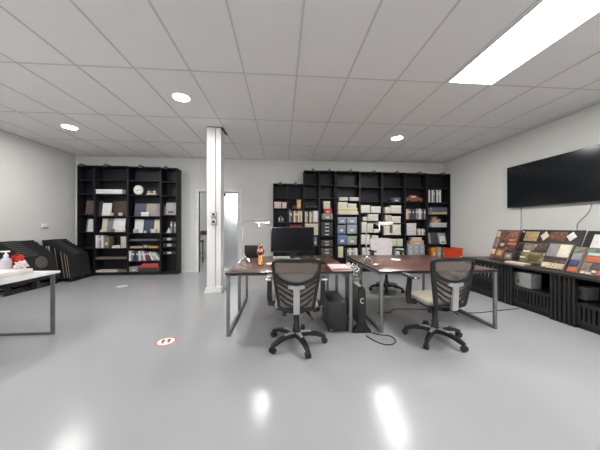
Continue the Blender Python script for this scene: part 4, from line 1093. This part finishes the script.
board('grey sample board with red and cyan swatches at the right frame edge', at_x(579.2, 262, 3.54).y, at_x(606, 262, 3.54).y, 3.52, 3.66, .31, [
    (.03, .82, .35, .93, 'green'), (.12, .7, .55, .8, 'cyan'), (.14, .46, .7, .67, 'orange'), (.06, .1, .4, .42, 'taupe'), (.42, .2, .7, .44, 'dark'), (.72, .3, .98, .62, 'taupe'), (.76, .34, .94, .46, 'red'), (.7, .03, .98, .18, 'orange'), (.5, .1, .66, .18, 'cream'), (.6, .72, .94, .86, 'umber'), (.1, .02, .5, .1, 'mosaic')], face=colour((104, 100, 98)))
Ye0 = at_x(588, 231, 4.2).y
board('tall black sample board with a white sheet at the right frame edge', Ye0, Ye0 - .75, 3.98, 4.2, .50, [(.12, .5, .6, .9, 'white'), (.1, .08, .5, .4, 'umber'), (.65, .4, .95, .9, 'tan')])
# stack of pale stone slabs lying in front of the boards
for k in range(2):
    o = MB().box(0, 0, 0, .10, .30, .017, .002).build('stone_slab', (ST['mosaic'], ST['cream'])[k]); o.location = (XC + .055 + .006 * k, at_x(526.5, 261, XC + .1).y - .01 * k, HT + .0008 + k * .0176)
    tag(o, ('lower pale mottled stone slab lying in front of the brown board', 'upper cream stone slab lying in front of the brown board')[k], 'stone slab', 'stone slabs lying on the cabinet top')

# ------------------------------------------------------------------ furniture seen through the doorway
p = at_y(203, 226, 8.2)
t = thing('side_table', 'reddish brown table seen through the doorway', 'table', (p.x - .45, 8.2, 0))
MB().box(-.3, 0, .98, .75, .5, 1.02, .004).build('tabletop', wood('reddish_wood', (120, 74, 68), (156, 104, 96), .4), t)
for x in (-.27, .69):
    for y in (.03, .43): MB().box(x, y, 0, x + .03, y + .03, .98).build('leg', PLASTIC, t)
MB().box(-.27, .45, .86, .72, .47, .98).build('apron', MATS['reddish_wood'], t)
t = thing('bar_stool', 'black stool seen through the doorway', 'stool', (p.x - .1, 7.95, 0))
MB().box(-.17, -.16, .66, .17, .16, .72, .02, 3).build('seat', PLASTIC, t)
MB().box(-.16, -.17, .76, .16, -.14, .96, .012, 3).build('backrest', PLASTIC, t)
MB().box(-.03, -.17, .70, .03, -.15, .78).build('back_support', PLASTIC, t)
for x in (-.14, .12):
    for y in (-.14, .12): MB().box(x, y, 0, x + .022, y + .022, .665).build('leg', PLASTIC, t)
MB().box(-.14, -.01, .3, .142, .012, .32).build('stretcher', PLASTIC, t)

# ------------------------------------------------------------------ world, camera, view
wd = bpy.data.worlds.new('room_world'); scene.world = wd; wd.use_nodes = True
wd.node_tree.nodes['Background'].inputs['Color'].default_value = (.8, .85, .9, 1)
wd.node_tree.nodes['Background'].inputs['Strength'].default_value = .15
cam = bpy.data.cameras.new('camera'); co = bpy.data.objects.new('camera', cam); COL.objects.link(co)
co.location = (0, 0, EYE); co.rotation_euler = (PI / 2, 0, -TH)
cam.sensor_fit = 'HORIZONTAL'; cam.sensor_width = 36; cam.lens = 36 * FL / 600
cam.shift_y = (HOR - 225) / 600
cam.clip_start = .05
scene.camera = co
vs = scene.view_settings
vs.view_transform = 'Standard'; vs.look = 'None'; vs.exposure = 0.6; vs.gamma = 1; vs.use_curve_mapping = False
